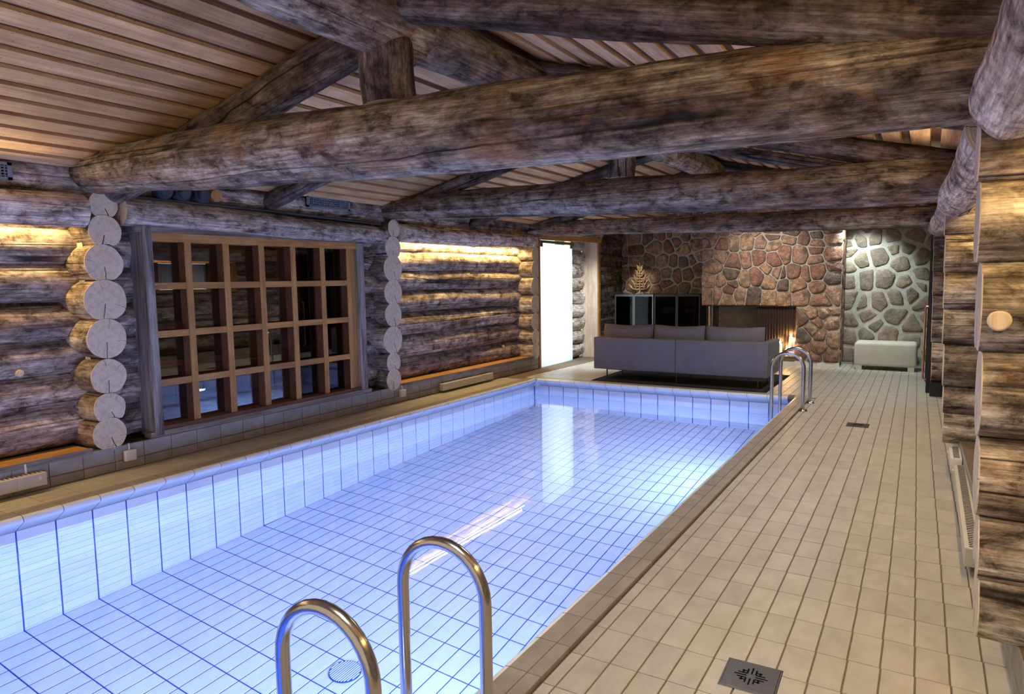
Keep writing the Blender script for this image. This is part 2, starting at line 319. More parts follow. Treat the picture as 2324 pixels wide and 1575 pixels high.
# ------------------------------------------------------------------ geometry helpers
class MB:
    """collects faces; build() links them as one mesh object"""
    def __init__(s): s.v = []; s.f = []; s.mi = []; s.sm = []
    def add(s, vs, fs, mi=0, smooth=False):
        o = len(s.v); s.v += [tuple(p) for p in vs]
        for f in fs: s.f.append(tuple(i + o for i in f)); s.mi.append(mi); s.sm.append(smooth)
        return s
    def box(s, a, b, mi=0):
        (x0, y0, z0), (x1, y1, z1) = a, b
        vs = [(x0, y0, z0), (x1, y0, z0), (x1, y1, z0), (x0, y1, z0), (x0, y0, z1), (x1, y0, z1), (x1, y1, z1), (x0, y1, z1)]
        return s.add(vs, [(0, 3, 2, 1), (4, 5, 6, 7), (0, 1, 5, 4), (1, 2, 6, 5), (2, 3, 7, 6), (3, 0, 4, 7)], mi)
    def bevbox(s, a, b, c=0.003, mi=0):
        """box with chamfered top rim (z+), cheap"""
        (x0, y0, z0), (x1, y1, z1) = a, b
        vs = [(x0, y0, z0), (x1, y0, z0), (x1, y1, z0), (x0, y1, z0), (x0, y0, z1 - c), (x1, y0, z1 - c), (x1, y1, z1 - c), (x0, y1, z1 - c),
              (x0 + c, y0 + c, z1), (x1 - c, y0 + c, z1), (x1 - c, y1 - c, z1), (x0 + c, y1 - c, z1)]
        return s.add(vs, [(0, 1, 5, 4), (1, 2, 6, 5), (2, 3, 7, 6), (3, 0, 4, 7), (4, 5, 9, 8), (5, 6, 10, 9), (6, 7, 11, 10), (7, 4, 8, 11), (8, 9, 10, 11)], mi)
    def tube(s, pts, r, seg=12, mi=0, caps=True):
        pts = [Vector(p) for p in pts]; n = len(pts); rr = r if isinstance(r, (list, tuple)) else [r] * n
        t0 = (pts[1] - pts[0]).normalized(); up = Vector((0, 0, 1)) if abs(t0.z) < 0.9 else Vector((1, 0, 0))
        a = t0.cross(up).normalized(); vs = []; fs = []
        for i, p in enumerate(pts):
            t = (pts[min(i + 1, n - 1)] - pts[max(i - 1, 0)]).normalized()
            a = (a - t * a.dot(t)).normalized(); b = t.cross(a)
            for k in range(seg):
                th = 2 * PI * k / seg; vs.append(p + (a * math.cos(th) + b * math.sin(th)) * rr[i])
        for i in range(n - 1):
            for k in range(seg):
                k2 = (k + 1) % seg; fs.append((i * seg + k, i * seg + k2, (i + 1) * seg + k2, (i + 1) * seg + k))
        s.add(vs, fs, mi, True)
        if caps:
            s.add(vs[:seg], [tuple(range(seg))[::-1]], mi); s.add(vs[-seg:], [tuple(range(seg))], mi)
        return s
    def prism(s, prof, x0, x1, axis=1, mi=0, smooth=False):
        """extrude 2D profile [(p,q)] along axis between x0,x1; axis 1: profile in xz; axis 0: profile in yz"""
        n = len(prof)
        mk = (lambda p, q, t: (p, t, q)) if axis == 1 else (lambda p, q, t: (t, p, q)) if axis == 0 else (lambda p, q, t: (p, q, t))
        vs = [mk(p, q, x0) for p, q in prof] + [mk(p, q, x1) for p, q in prof]
        s.add(vs, [(i, (i + 1) % n, (i + 1) % n + n, i + n) for i in range(n)], mi, smooth)
        s.add(vs[:n], [tuple(range(n))[::-1]], mi); s.add(vs[n:], [tuple(range(n))], mi); return s
    def mesh(s, name, mats):
        me = bpy.data.meshes.new(name); me.from_pydata(s.v, [], s.f)
        for m in (mats if isinstance(mats, (list, tuple)) else [mats]): me.materials.append(M[m] if isinstance(m, str) else m)
        if s.f:
            me.polygons.foreach_set('material_index', s.mi); me.polygons.foreach_set('use_smooth', s.sm)
        me.update(); return me
    def build(s, name, mats, parent=None, loc=(0, 0, 0)):
        return link(name, s.mesh(name, mats), parent, loc)

def link(name, me, parent=None, loc=(0, 0, 0), rot=None, scale=None):
    o = bpy.data.objects.new(name, me); COL.objects.link(o)
    if parent is not None: o.parent = parent
    o.location = loc
    if rot: o.rotation_euler = rot
    if scale: o.scale = scale
    return o
def tag(o, label, cat, group=None):
    o['label'] = label; o['category'] = cat
    if group: o['group'] = group
    return o
def struct(o, label, cat):
    o['kind'] = 'structure'; return tag(o, label, cat)
def stuff(o):
    o['kind'] = 'stuff'; return o
def empty(name, loc=(0, 0, 0), rz=0):
    o = bpy.data.objects.new(name, None); COL.objects.link(o); o.location = loc; o.rotation_euler = (0, 0, rz); o.empty_display_size = 0.1; return o
def smooth_bevel(o, w, seg=3):
    b = o.modifiers.new('bevel', 'BEVEL'); b.width = w; b.segments = seg; b.limit_method = 'ANGLE'
    for p in o.data.polygons: p.use_smooth = True
    return o

def log_mesh(name, length, radii, seed, mats, seg=26, step=0.09, wob=0.012, bend=0.01, clip=None, knots=2):
    """log along local +Z from 0; radii = list of radii spread over the length; clip = (dz, r) of the round log it is notched over,
    measured in local -Y (down)"""
    rnd = random.Random(seed); n = max(3, int(length / step) + 1); mb = MB(); vs = []; so = rnd.uniform(0, 900)
    kn = [(rnd.uniform(0.1, 0.9) * length, rnd.uniform(0, 2 * PI), rnd.uniform(0.03, 0.06), rnd.uniform(0.008, 0.02)) for _ in range(knots if length > 1.5 else 0)]
    for i in range(n):
        t = i / (n - 1); z = t * length; q = t * (len(radii) - 1); j = min(int(q), len(radii) - 2); r = radii[j] + (radii[j + 1] - radii[j]) * (q - j)
        cx = bend * math.sin(t * PI * 1.3 + so); cy = bend * math.sin(t * PI * 1.7 + so * 2)
        for k in range(seg):
            th = 2 * PI * k / seg; c, s_ = math.cos(th), math.sin(th)
            w = mn.noise(Vector((c * 1.2 + so, s_ * 1.2, z * 1.3))) * wob + mn.noise(Vector((c * 3 + so, s_ * 3, z * 5))) * wob * 0.4
            for kz, ka, kw, kh in kn:
                da = math.atan2(math.sin(th - ka), math.cos(th - ka)) * r; d2 = (da * da + (z - kz) ** 2) / (kw * kw)
                if d2 < 6: w += kh * math.exp(-d2)
            rad = r + w
            if clip and s_ < 0:
                dz, rb = clip   # ray (c,s)*rad against circle centre (0,-dz) radius rb
                bq = s_ * dz; disc = bq * bq - (dz * dz - rb * rb)
                if disc > 0:
                    hit = -bq - math.sqrt(disc)
                    if 0.01 < hit < rad: rad = hit
            vs.append((cx + c * rad, cy + s_ * rad, z))
    fs = [(i * seg + k, i * seg + (k + 1) % seg, (i + 1) * seg + (k + 1) % seg, (i + 1) * seg + k) for i in range(n - 1) for k in range(seg)]
    mb.add(vs, fs, 0, True)
    mb.add(vs[:seg], [tuple(range(seg))[::-1]], 1); mb.add(vs[-seg:], [tuple(range(seg))], 1)
    return mb.mesh(name, mats), vs[-seg:]

def orient(o, p0, p1, up=(0, 0, 1)):
    """local +Z along p0->p1, local +Y as close to up as possible"""
    p0 = Vector(p0); z = (Vector(p1) - p0).normalized(); y = Vector(up); y = (y - z * y.dot(z))
    if y.length < 1e-4: y = Vector((0, 1, 0))
    y.normalize(); x = y.cross(z); m = Matrix((x, y, z)).transposed().to_4x4(); m.translation = p0
    if o.parent is not None: o.matrix_basis = m
    else: o.matrix_world = m
    return o

SEED = [100]
def add_log(name, p0, p1, radii, mats=('log', 'end'), parent=None, **k):
    SEED[0] += 1; L = (Vector(p1) - Vector(p0)).length
    me, _ = log_mesh(name, L, radii if isinstance(radii, (list, tuple)) else [radii, radii], SEED[0], mats, **k)
    o = link(name, me, parent); orient(o, p0, p1); return o

def stub_log(parent, p0, p1, r, clip=None, mats=('log', 'end')):
    """wall log running to a sawn end at p1, with the sawn face as a part of its own"""
    SEED[0] += 1; L = (Vector(p1) - Vector(p0)).length
    me, ring = log_mesh('stub_log', L, [r * 1.02, r], SEED[0], mats, clip=clip, wob=0.008, bend=0.0, seg=40, knots=0)
    o = link('stub_log', me, parent); orient(o, p0, p1)
    mb = MB(); n = len(ring); c = Vector((sum(p[0] for p in ring) / n, sum(p[1] for p in ring) / n, 0))
    vs = []
    for s, z in ((1.0, 0.0), (0.985, 0.004), (0.5, 0.004)):
        vs += [(c.x + (p[0] - c.x) * s, c.y + (p[1] - c.y) * s, z) for p in ring]
    vs.append((c.x, c.y, 0.004)); fs = []
    for a in (0, 1): fs += [(a * n + i, a * n + (i + 1) % n, (a + 1) * n + (i + 1) % n, (a + 1) * n + i) for i in range(n)]
    fs += [(2 * n + i, 2 * n + (i + 1) % n, 3 * n) for i in range(n)]
    mb.add(vs, fs); e = mb.build('cut_end', 'end', o, (0, 0, L))
    return o

def xr(y): return 5.22 - 0.0186 * y          # sawn ends of the right-hand log stacks

ROOM_Y0, ROOM_Y1 = -10.2, 4.4
BAYS = (-6.1, -2.58, 1.07)


# ------------------------------------------------------------------ helper: fields of alike pieces
_cam = SC.camera.matrix_world.inverted()
def view_size(p):
    q = _cam @ Vector(p); d = -q.z
    if d < 0.3: return 0
    x, y = q.x / d * 1548.57, q.y / d * 1548.57
    return 1 / d if abs(x) < 1210 and abs(y) < 830 else 0
def field(parent, name, me, tr, limit=300):
    """tr: list of (loc, rot, scale); the limit largest in view become objects of their own, the rest one joined part"""
    tr = sorted(tr, key=lambda t: -view_size(t[0]))
    for t in tr[:limit]: link(name, me, parent, t[0], t[1], t[2])
    if len(tr) > limit:
        mb = MB(); base = [v.co.copy() for v in me.vertices]; fs = [tuple(p.vertices) for p in me.polygons]
        from mathutils import Euler
        for loc, rot, sc in tr[limit:]:
            mt = Matrix.LocRotScale(Vector(loc), Euler(rot or (0, 0, 0)), Vector(sc or (1, 1, 1)))
            mb.add([mt @ v for v in base], fs)
        stuff(mb.build(name + '_field', me.materials[0], parent))

# ------------------------------------------------------------------ floors
ZD = -0.02
f_r = struct(MB().box((3.918, ROOM_Y0, -0.3), (5.95, 0.15, ZD - 0.005)).build('floor', 'grout'), 'beige tiled deck along the pool on the ladder side', 'floor')
f_l = struct(MB().box((-0.66, ROOM_Y0, -0.3), (-0.152, 0.15, ZD - 0.005)).build('floor', 'grout'), 'narrow beige tiled deck between pool and latticed window', 'floor')
f_b = struct(MB().box((-0.76, 0.152, -0.3), (5.95, 4.6, ZD - 0.005)).build('floor', 'grout'), 'pale tiled lounge floor around sofa and fireplace', 'floor')
f_n = struct(MB().box((-0.15, ROOM_Y0, -0.3), (3.916, -9.17, ZD - 0.005)).build('floor', 'grout'), 'tiled deck at the pool end opposite the fireplace', 'floor')
tile_me = MB().bevbox((-0.0555, -0.1222, -0.006), (0.0555, 0.1222, 0.0), 0.002).mesh('tile', 'tile')
edge_me = MB().bevbox((-0.0245, -0.1222, -0.006), (0.0245, 0.1222, 0.0), 0.002).mesh('edge_tile', 'tile')
def pitch(y): return 0.117 - 0.00125 * (y + 6)
tr = []; strip = []
for k in range(-13, 29):
    y = -6.944 + 0.25 * k + 0.125
    if y > 0.1: continue
    p = pitch(y); strip.append(((3.9475, y, ZD), None, None))
    for i in range(13):
        tr.append(((3.975 + p * (i + 0.5), y, ZD), None, ((p - 0.006) / 0.111, 1, 1)))
field(f_r, 'tile', tile_me, tr, 260)
field(f_r, 'edge_tile', edge_me, strip, 40)
tr = []
for k in range(-12, 29):
    y = -7.053 + 0.25 * k + 0.125
    if y > 0.05: continue
    for i in range(3): tr.append(((-0.155 - 0.128 * (i + 0.5), y, ZD), None, (1.1, 1, 1)))
    tr.append(((-0.57, y, ZD), None, (0.47, 1, 1)))
field(f_l, 'tile', tile_me, tr, 140)
mb = MB()
for k in range(28, 48):
    y = -6.944 + 0.25 * k + 0.125
    if y < 0.15 or y > 4.5: continue
    p = pitch(y)
    for i in range(-39, 14):
        cx = 3.975 + p * (i + 0.5)
        if cx < -0.70: continue
        if k == 28 and cx > 3.93: mb.bevbox((cx - p / 2 + 0.0025, y - 0.1225, ZD - 0.006), (cx + p / 2 - 0.0025, y + 0.1225, ZD), 0.002); continue
        mb.bevbox((cx - p / 2 + 0.0025, max(0.154, y - 0.1225), ZD - 0.006), (cx + p / 2 - 0.0025, y + 0.1225, ZD), 0.002)
stuff(mb.build('tile_field', 'tile', f_b))
mb = MB()
for k in range(31):
    for j in range(4): mb.bevbox((-0.13 + 0.13 * k, -10.2 + 0.25 * j, ZD - 0.006), (-0.006 + 0.13 * k, -9.955 + 0.25 * j, ZD), 0.002)
stuff(mb.build('tile_field', 'tile', f_n))

# ------------------------------------------------------------------ swimming pool
pool = tag(empty('swimming_pool', (0, 0, 0)), 'long tiled swimming pool glowing blue beneath its raised tiled rim', 'pool')
XL, XRP, YF, YN = -0.10, 3.865, 0.10, -9.05
def zf(y): return -1.78 if y < -5.5 else -1.78 + 0.28 * (y + 5.5) / 5.6
mb = MB(); e = 0.006
ys = [YN - e, -5.5, YF + e]; P = lambda x, y, z: (x, y, z)
for y0, y1 in ((ys[0], ys[1]), (ys[1], ys[2])):
    mb.add([(XL - e, y0, zf(y0) - e), (XRP + e, y0, zf(y0) - e), (XRP + e, y1, zf(y1) - e), (XL - e, y1, zf(y1) - e)], [(0, 1, 2, 3)])
    for x, fl in ((XL - e, (0, 1, 2, 3)), (XRP + e, (3, 2, 1, 0))):
        mb.add([(x, y0, zf(y0) - e), (x, y1, zf(y1) - e), (x, y1, -0.03), (x, y0, -0.03)], [fl])
for y, fl in ((YF + e, (0, 1, 2, 3)), (YN - e, (3, 2, 1, 0))):
    mb.add([(XL - e, y, zf(y) - e), (XRP + e, y, zf(y) - e), (XRP + e, y, -0.03), (XL - e, y, -0.03)], [fl])
mb.build('basin_shell', 'poolgrout', pool)
pt_floor = MB().bevbox((-0.0576, -0.1205, -0.007), (0.0576, 0.1205, 0.0), 0.002).mesh('floor_tile', 'pooltile')
pt_wall = MB().bevbox((-0.0605, -0.1200, -0.007), (0.0605, 0.1200, 0.0), 0.002).mesh('wall_tile', 'pooltile')
tr = []
for k in range(-8, 29):
    y = -7.053 + 0.25 * k + 0.125
    a = math.atan2(0.28, 5.6) if y > -5.5 else 0
    for i in range(32): tr.append(((XL + 0.1239 * (i + 0.5), y, zf(y)), (a, 0, 0), None))
field(pool, 'floor_tile', pt_floor, tr, 300)
tr = []
for k in range(-8, 29):
    y = -7.053 + 0.25 * k + 0.125
    for j in range(14):
        z = -0.19 - 0.125 * j
        if z + 0.06 < zf(y): continue
        tr.append(((XL, y, z), (0, PI / 2, 0), None)); tr.append(((XRP, y, z), (0, -PI / 2, 0), None))
for i in range(16):
    x = 0.163 + 0.25 * (i - 1) + 0.125
    if x > XRP: continue
    for j in range(12): tr.append(((x, YF, -0.19 - 0.125 * j), (PI / 2, 0, PI / 2) if False else (0, PI / 2, -PI / 2), None))
tr_vis = [t for t in tr if t[0][0] < 3.8]; tr_hid = [t for t in tr if t[0][0] >= 3.8]
field(pool, 'wall_tile', pt_wall, tr_vis, 300); field(pool, 'side_tile', pt_wall, tr_hid, 0)
# rim: rolled nose tile with a receding face below it, flat strip behind
nose = [(0.0, 0.0), (0.080, 0.0), (0.098, -0.004), (0.109, -0.013), (0.115, -0.027), (0.112, -0.040), (0.104, -0.047), (-0.012, -0.128), (-0.016, -0.05)]
nb = MB().prism([(u, z) for u, z in nose], -0.1225, 0.1225, 1, 0, False)
nb.mi = [0 if i in (0, 8) else 1 for i in range(9)] + [0, 0]; nb.sm = [2 <= i <= 6 for i in range(9)] + [False, False]
nose_me = nb.mesh('coping_tile', ['coping', 'pooltile'])
sb = MB().bevbox((-0.064, -0.1225, -0.05), (-0.004, 0.1225, 0.0), 0.002); strip_me = sb.mesh('rim_strip', 'coping')
for k in range(-8, 28):
    y = -7.053 + 0.25 * k + 0.125
    link('coping_tile', nose_me, pool, (-0.085, y, 0)); link('rim_strip', strip_me, pool, (-0.085, y, 0))
    y = -6.944 + 0.25 * (k) + 0.125
    if y < -0.05:
        link('coping_tile', nose_me, pool, (3.85, y, 0), (0, 0, PI)); link('rim_strip', strip_me, pool, (3.85, y, 0), (0, 0, PI))
for i in range(-1, 15):
    x = 0.163 + 0.25 * i + 0.125
    if x < 0.0 or x > 3.74: continue
    link('coping_tile', nose_me, pool, (x, 0.085, 0), (0, 0, -PI / 2)); link('rim_strip', strip_me, pool, (x, 0.085, 0), (0, 0, -PI / 2))
bed = [(-0.062, -0.003), (0.079, -0.003), (0.097, -0.007), (0.107, -0.015), (0.1125, -0.027), (0.1095, -0.039), (0.102, -0.0445), (-0.012, -0.124), (-0.062, -0.12)]
MB().prism([(-0.085 + u, z) for u, z in bed], -9.05, -0.03, 1).build('rim_bedding', 'grout', pool)
MB().prism([(3.85 - u, z) for u, z in bed], -9.05, -0.03, 1).build('rim_bedding', 'grout', pool)
MB().prism([(0.085 - u, z) for u, z in bed], 0.03, 3.736, 0).build('rim_bedding', 'grout', pool)
MB().box((-0.15, -0.03, -0.12), (0.032, 0.15, -0.001)).build('rim_corner', 'pooltile', pool)
MB().box((3.735, -0.05, -0.12), (3.916, 0.15, -0.001)).build('rim_corner', 'coping', pool)
MB().box((-0.15, -9.17, -0.12), (3.916, -9.05, -0.001)).build('rim_end', 'coping', pool)
for y in (-6.3, -2.2, -8.4):
    ring = MB(); ring.tube([(3.864, y, -0.55), (3.838, y, -0.55)], 0.15, 24); h = ring.build('pool_light', 'steel', pool)
    MB().tube([(3.838, y, -0.55), (3.832, y, -0.55)], 0.12, 24).build('lens', 'lens', h)
dr = MB().tube([(2.01, -6.13, -1.782), (2.01, -6.13, -1.772)], 0.105, 32).build('main_drain', 'poolgrout', pool)
g = MB()
for i in range(-6, 7):
    w = math.sqrt(max(0.0, 0.098 ** 2 - (i * 0.0155) ** 2))
    if w > 0.01: g.box((2.01 + i * 0.0155 - 0.0035, -6.13 - w, -1.772), (2.01 + i * 0.0155 + 0.0035, -6.13 + w, -1.766))
g.build('grate_bars', 'pooltile', dr)
wm = MB().add([(XL, YN, -0.2), (XRP, YN, -0.2), (XRP, YF, -0.2), (XL, YF, -0.2)], [(0, 1, 2, 3)])
water = wm.build('pool_water', 'water'); stuff(water); tag(water, 'clear still water filling the blue-lit swimming pool', 'water')

# ------------------------------------------------------------------ left log wall
wl = MB()
wl.box((-1.25, ROOM_Y0, -0.3), (-1.03, -5.70, 2.75)).box((-1.25, -3.12, -0.3), (-1.03, 1.22, 2.75)).box((-1.25, -5.70, -0.3), (-1.03, -3.12, 0.24)).box((-1.25, -5.70, 1.97), (-1.03, -3.12, 2.75))
wl.box((-1.03, ROOM_Y0, -0.3), (-0.645, 1.2, 0.184))
wall_left = struct(wl.build('wall_left', 'darklog'), 'weathered horizontal log wall with latticed window beside the pool', 'wall')
C1 = [0.37, 0.655, 0.94, 1.235, 1.54, 1.84, 2.13]; C3 = [0.335, 0.63, 0.94, 1.245, 1.54, 1.80, 2.02]
for z in C1:
    r = random.uniform(0.160, 0.178)
    add_log('log', (-1.005, -10.0, z), (-1.005, -6.0, z + random.uniform(-.01, .01)), [r, r * random.uniform(.95, 1.05)], ('log', 'end'), wall_left)
for z in C1:
    r = random.uniform(0.165, 0.18)
    add_log('log', (-0.935, -6.15, z - 0.02), (-0.935, -5.67, z - 0.02), r, ('log', 'end'), wall_left)
    add_log('log', (-0.945, -3.16, z - 0.02), (-0.945, -2.52, z - 0.02), r, ('log', 'end'), wall_left)
for z in C3:
    r = random.uniform(0.160, 0.178)
    add_log('log', (-1.005, -2.65, z), (-1.005, 1.12, z + random.uniform(-.01, .01)), [r, r * random.uniform(.93, 1.03)], ('log', 'end'), wall_left)
ST = {-6.1: [(2.175, .115, -6.045), (1.96, .134, -6.05), (1.706, .154, -6.07), (1.403, .172, -6.08), (1.094, .163, -6.095), (0.778, .146, -6.10), (0.514, .130, -6.11), (0.302, .138, -6.12)],
      -2.58: [(2.175, .112, -2.52), (1.942, .142, -2.55), (1.68, .170, -2.56), (1.383, .166, -2.57), (1.107, .156, -2.575), (0.787, .178, -2.60), (0.502, .130, -2.60), (0.29, .138, -2.605)],
      1.07: [(2.17, .11, 1.10), (1.94, .135, 1.09), (1.69, .15, 1.08), (1.40, .16, 1.08), (1.10, .155, 1.07), (0.80, .15, 1.07), (0.53, .135, 1.06), (0.29, .135, 1.06)]}
for yb, st in ST.items():
    for i, (z, r, y) in enumerate(st):
        clip = (z - st[i + 1][0], st[i + 1][1]) if i + 1 < len(st) else None
        stub_log(wall_left, (-1.05, y, z), (-0.60 + random.uniform(-.006, .006), y, z), r, clip)
def knot(parent, loc, axis, r, patch=0.0):
    c = Vector(loc); a = Vector(axis).normalized()
    if patch:
        MB().prism([(c.x + dx * patch, c.z + dz * patch) for dx, dz in ((-0.55, -0.75), (0.25, -0.80), (0.75, -0.35), (1.25, 0.35), (1.45, 0.75), (0.7, 0.85), (-0.1, 0.80), (-0.65, 0.70), (-0.75, 0.1))], c.y - 0.004, c.y + 0.03, 1).build('hewn_patch', 'lightwood', parent)
    MB().tube([c - a * 0.03, c + a * 0.005, c + a * 0.007], [r, r, r * 0.8], 18).build('knot', 'palepine', parent)
knot(wall_left, (-0.838, -6.64, 0.86), (1, 0, 0.1), 0.028); knot(wall_left, (-0.850, 0.42, 0.42), (1, 0, 0.2), 0.03); knot(wall_left, (-0.845, -6.9, 1.25), (1, 0, 0), 0.022)
# plate logs over the valance
for (y0, y1, z0, z1) in ((-10.1, -6.1, 2.36, 2.37), (-6.1, -2.58, 2.37, 2.385), (-2.58, 1.3, 2.385, 2.40)):
    add_log('plate_log', (-0.80, y0, z0), (-0.80, y1, z1), [0.165, 0.16], ('log', 'end'), wall_left)
    add_log('plate_log', (-0.84, y0, z0 + 0.21), (-0.84, y1, z1 + 0.21), [0.13, 0.13], ('darklog', 'end'), wall_left)
# ledge boards over the skirting
for y0, y1 in ((-10.0, -6.27), (-2.42, 1.0)):
    MB().box((-0.90, y0, 0.186), (-0.612, y1, 0.205)).build('ledge_board', 'pine_h', wall_left)
    MB().box((-0.626, y0, 0.170), (-0.594, y1, 0.212)).build('ledge_edge', 'greyplank_h', wall_left)
bb = struct(MB().box((-0.64, ROOM_Y0, -0.1), (-0.606, 1.18, 0.188)).build('baseboard_left', 'grout'), 'grey tiled skirting under the log wall', 'skirting')
t1 = MB().bevbox((-0.062, -0.122, 0), (0.062, 0.122, 0.006), 0.002).mesh('tile', 'tile_grey')
t2 = MB().bevbox((-0.036, -0.122, 0), (0.036, 0.122, 0.006), 0.002).mesh('tile', 'tile_grey')
for k in range(-10, 33):
    y = -7.053 + 0.25 * k + 0.08
    if y > 1.1: continue
    link('tile', t1, bb, (-0.607, y, 0.124), (0, PI / 2, 0)); link('tile', t2, bb, (-0.607, y, 0.019), (0, PI / 2, 0))

# ------------------------------------------------------------------ window in the left wall
win = struct(empty('window_1', (-0.66, -4.4, 0.24)), 'wide pine-latticed window of twenty-four panes in the log wall', 'window')
def wpart(name, mb, mat, parent=win):
    mb.v = [(x + 0.66, y + 4.4, z - 0.24) for x, y, z in mb.v]; return mb.build(name, mat, parent)
wpart('side_casing', MB().box((-0.80, -5.745, 0.205), (-0.585, -5.665, 2.06)), 'greyplank')
wpart('side_casing', MB().box((-0.80, -3.175, 0.205), (-0.600, -3.07, 2.06)), 'greyplank')
wpart('head_board', MB().box((-0.80, -5.665, 1.905), (-0.615, -3.175, 1.975)), 'pine_h')
wpart('head_board', MB().box((-0.80, -5.80, 1.975), (-0.60, -3.04, 2.05)), 'greyplank_h')
wpart('sill', MB().box((-0.80, -5.665, 0.235), (-0.605, -3.175, 0.275)), 'sauna')
wpart('sill_board', MB().box((-0.70, -5.78, 0.192), (-0.592, -3.02, 0.240)), 'greyplank_h')
MY = [-5.311, -4.915, -4.506, -4.106, -3.695, -3.297]
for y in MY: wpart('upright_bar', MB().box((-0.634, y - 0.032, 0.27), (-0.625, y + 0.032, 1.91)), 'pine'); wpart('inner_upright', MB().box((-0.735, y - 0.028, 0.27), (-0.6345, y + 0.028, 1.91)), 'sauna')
cols = [(-5.665, -5.343), (-5.279, -4.947), (-4.883, -4.538), (-4.474, -4.138), (-4.074, -3.727), (-3.663, -3.329)]
BZ = [1.512, 1.088, 0.656]; rows = [(1.54, 1.91), (1.116, 1.484), (0.684, 1.06), (0.27, 0.628)]
for y0, y1 in cols:
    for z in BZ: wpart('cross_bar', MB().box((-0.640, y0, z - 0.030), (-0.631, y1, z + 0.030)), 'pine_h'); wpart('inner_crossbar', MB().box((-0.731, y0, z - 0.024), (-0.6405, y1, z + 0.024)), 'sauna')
    for z0, z1 in rows: wpart('pane', MB().box((-0.738, y0 - 0.012, z0 - 0.012), (-0.732, y1 + 0.012, z1 + 0.012)), 'glass')
wpart('inner_frame', MB().box((-0.80, -3.265, 0.27), (-0.64, -3.175, 1.91)), 'pine')
# dim sauna behind the glass
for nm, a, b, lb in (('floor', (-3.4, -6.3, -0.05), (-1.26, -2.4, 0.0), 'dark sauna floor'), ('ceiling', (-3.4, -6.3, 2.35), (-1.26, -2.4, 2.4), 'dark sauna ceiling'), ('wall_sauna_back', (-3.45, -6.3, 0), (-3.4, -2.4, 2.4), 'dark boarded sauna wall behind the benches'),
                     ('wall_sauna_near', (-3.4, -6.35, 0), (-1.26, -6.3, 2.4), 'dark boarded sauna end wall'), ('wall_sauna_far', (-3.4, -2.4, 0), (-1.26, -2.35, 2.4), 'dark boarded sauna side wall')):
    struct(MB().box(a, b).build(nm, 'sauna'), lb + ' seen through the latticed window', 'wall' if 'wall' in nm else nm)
for lv, (x0, z) in enumerate(((-3.35, 1.05), (-2.75, 0.60))):
    bn = tag(empty('sauna_bench', (x0 + 0.3, -4.35, z)), ('upper' if lv == 0 else 'lower') + ' slatted sauna bench behind the latticed window', 'bench')
    for i in range(5): MB().box((-0.29 + i * 0.118, -1.85, -0.03), (-0.19 + i * 0.118, 1.85, 0.0)).build('slat', 'sauna', bn)
    MB().box((0.27, -1.85, -0.16), (0.295, 1.85, -0.035)).build('apron_board', 'sauna', bn)
    for yy in (-1.7, 0, 1.7): MB().box((-0.25, yy - 0.03, -z), (0.25, yy + 0.03, -0.031)).build('support', 'sauna', bn)

# ------------------------------------------------------------------ valance logs and their tube lamps
def valance(x0, x1, y0, y1, z0, z1, r, label, mats=('palelog', 'end'), **k):
    o = add_log('valance_log', (x0, y0, z0), (x1, y1, z1), r, mats, None, **k); return tag(o, label, 'log', 'valance logs over the walls')
valance(-0.63, -0.63, -10.0, -6.19, 2.10, 2.125, [.125, .128], 'pale valance log glowing beneath, ending at sawn stack left of latticed window')
valance(-0.635, -0.625, -5.905, -2.68, 2.13, 2.09, [.118, .115, .105], 'pale valance log over the latticed window')
valance(-0.63, -0.63, -2.40, 0.98, 2.13, 2.145, [.113, .11], 'grey valance log with bright strip light on wall logs below')
valance(5.43, xr(-6.25) + 0.035, -10.0, -6.27, 2.09, 2.09, [.14, .135], 'pale valance log under the thick beam end on the ladder side', ('palelog', 'end'))
valance(xr(-5.9) + 0.03, xr(-2.78) + 0.025, -5.92, -2.78, 2.08, 2.09, [.135, .13], 'pale valance log over curtained window bay', ('palelog', 'end'))
valance(xr(-2.4) + 0.03, xr(0.9) + 0.02, -2.40, 0.92, 2.08, 2.09, [.13, .12], 'pale valance log before the black door', ('palelog', 'end'))
for x, y0, y1, lb in ((-0.80, -9.4, -6.35, 'warm tube lamp behind valance log left of latticed window'), (-0.80, -2.3, 0.85, 'warm tube lamp behind valance log near frosted glass door'),
                      (5.565, -9.3, -6.35, 'warm tube lamp behind valance under thick beam end'), (5.495, -5.9, -2.9, 'warm tube lamp over the curtained window bay')):
    o = tag(empty('tube_lamp', (x, (y0 + y1) / 2, 2.105)), lb, 'lamp'); L = (y1 - y0) / 2
    MB().tube([(0, -L, -0.018), (0, L, -0.018)], 0.012, 8).build('tube', 'tube', o)
    MB().box((-0.02, -L - 0.02, 0), (0.02, L + 0.02, 0.03)).build('housing', 'white', o)

# ------------------------------------------------------------------ right log wall
wr = MB().add([(xr(ROOM_Y0) + 0.50, ROOM_Y0, -0.3), (xr(1.2) + 0.50, 1.2, -0.3), (xr(1.2) + 0.50, 1.2, 2.75), (xr(ROOM_Y0) + 0.50, ROOM_Y0, 2.75),
               (xr(ROOM_Y0) + 0.7, ROOM_Y0, -0.3), (xr(1.2) + 0.7, 1.2, -0.3), (xr(1.2) + 0.7, 1.2, 2.75), (xr(ROOM_Y0) + 0.7, ROOM_Y0, 2.75)],
              [(0, 3, 2, 1), (4, 5, 6, 7), (0, 1, 5, 4), (2, 3, 7, 6), (1, 2, 6, 5), (0, 4, 7, 3)])
wall_right = struct(wr.build('wall_right', 'darklog'), 'log wall with sawn log stacks beside the ladder-side deck', 'wall')
HIGH = {(-6.15, -2.5): (-5.65, -3.02), (-2.65, 1.0): (-2.3, -0.1)}
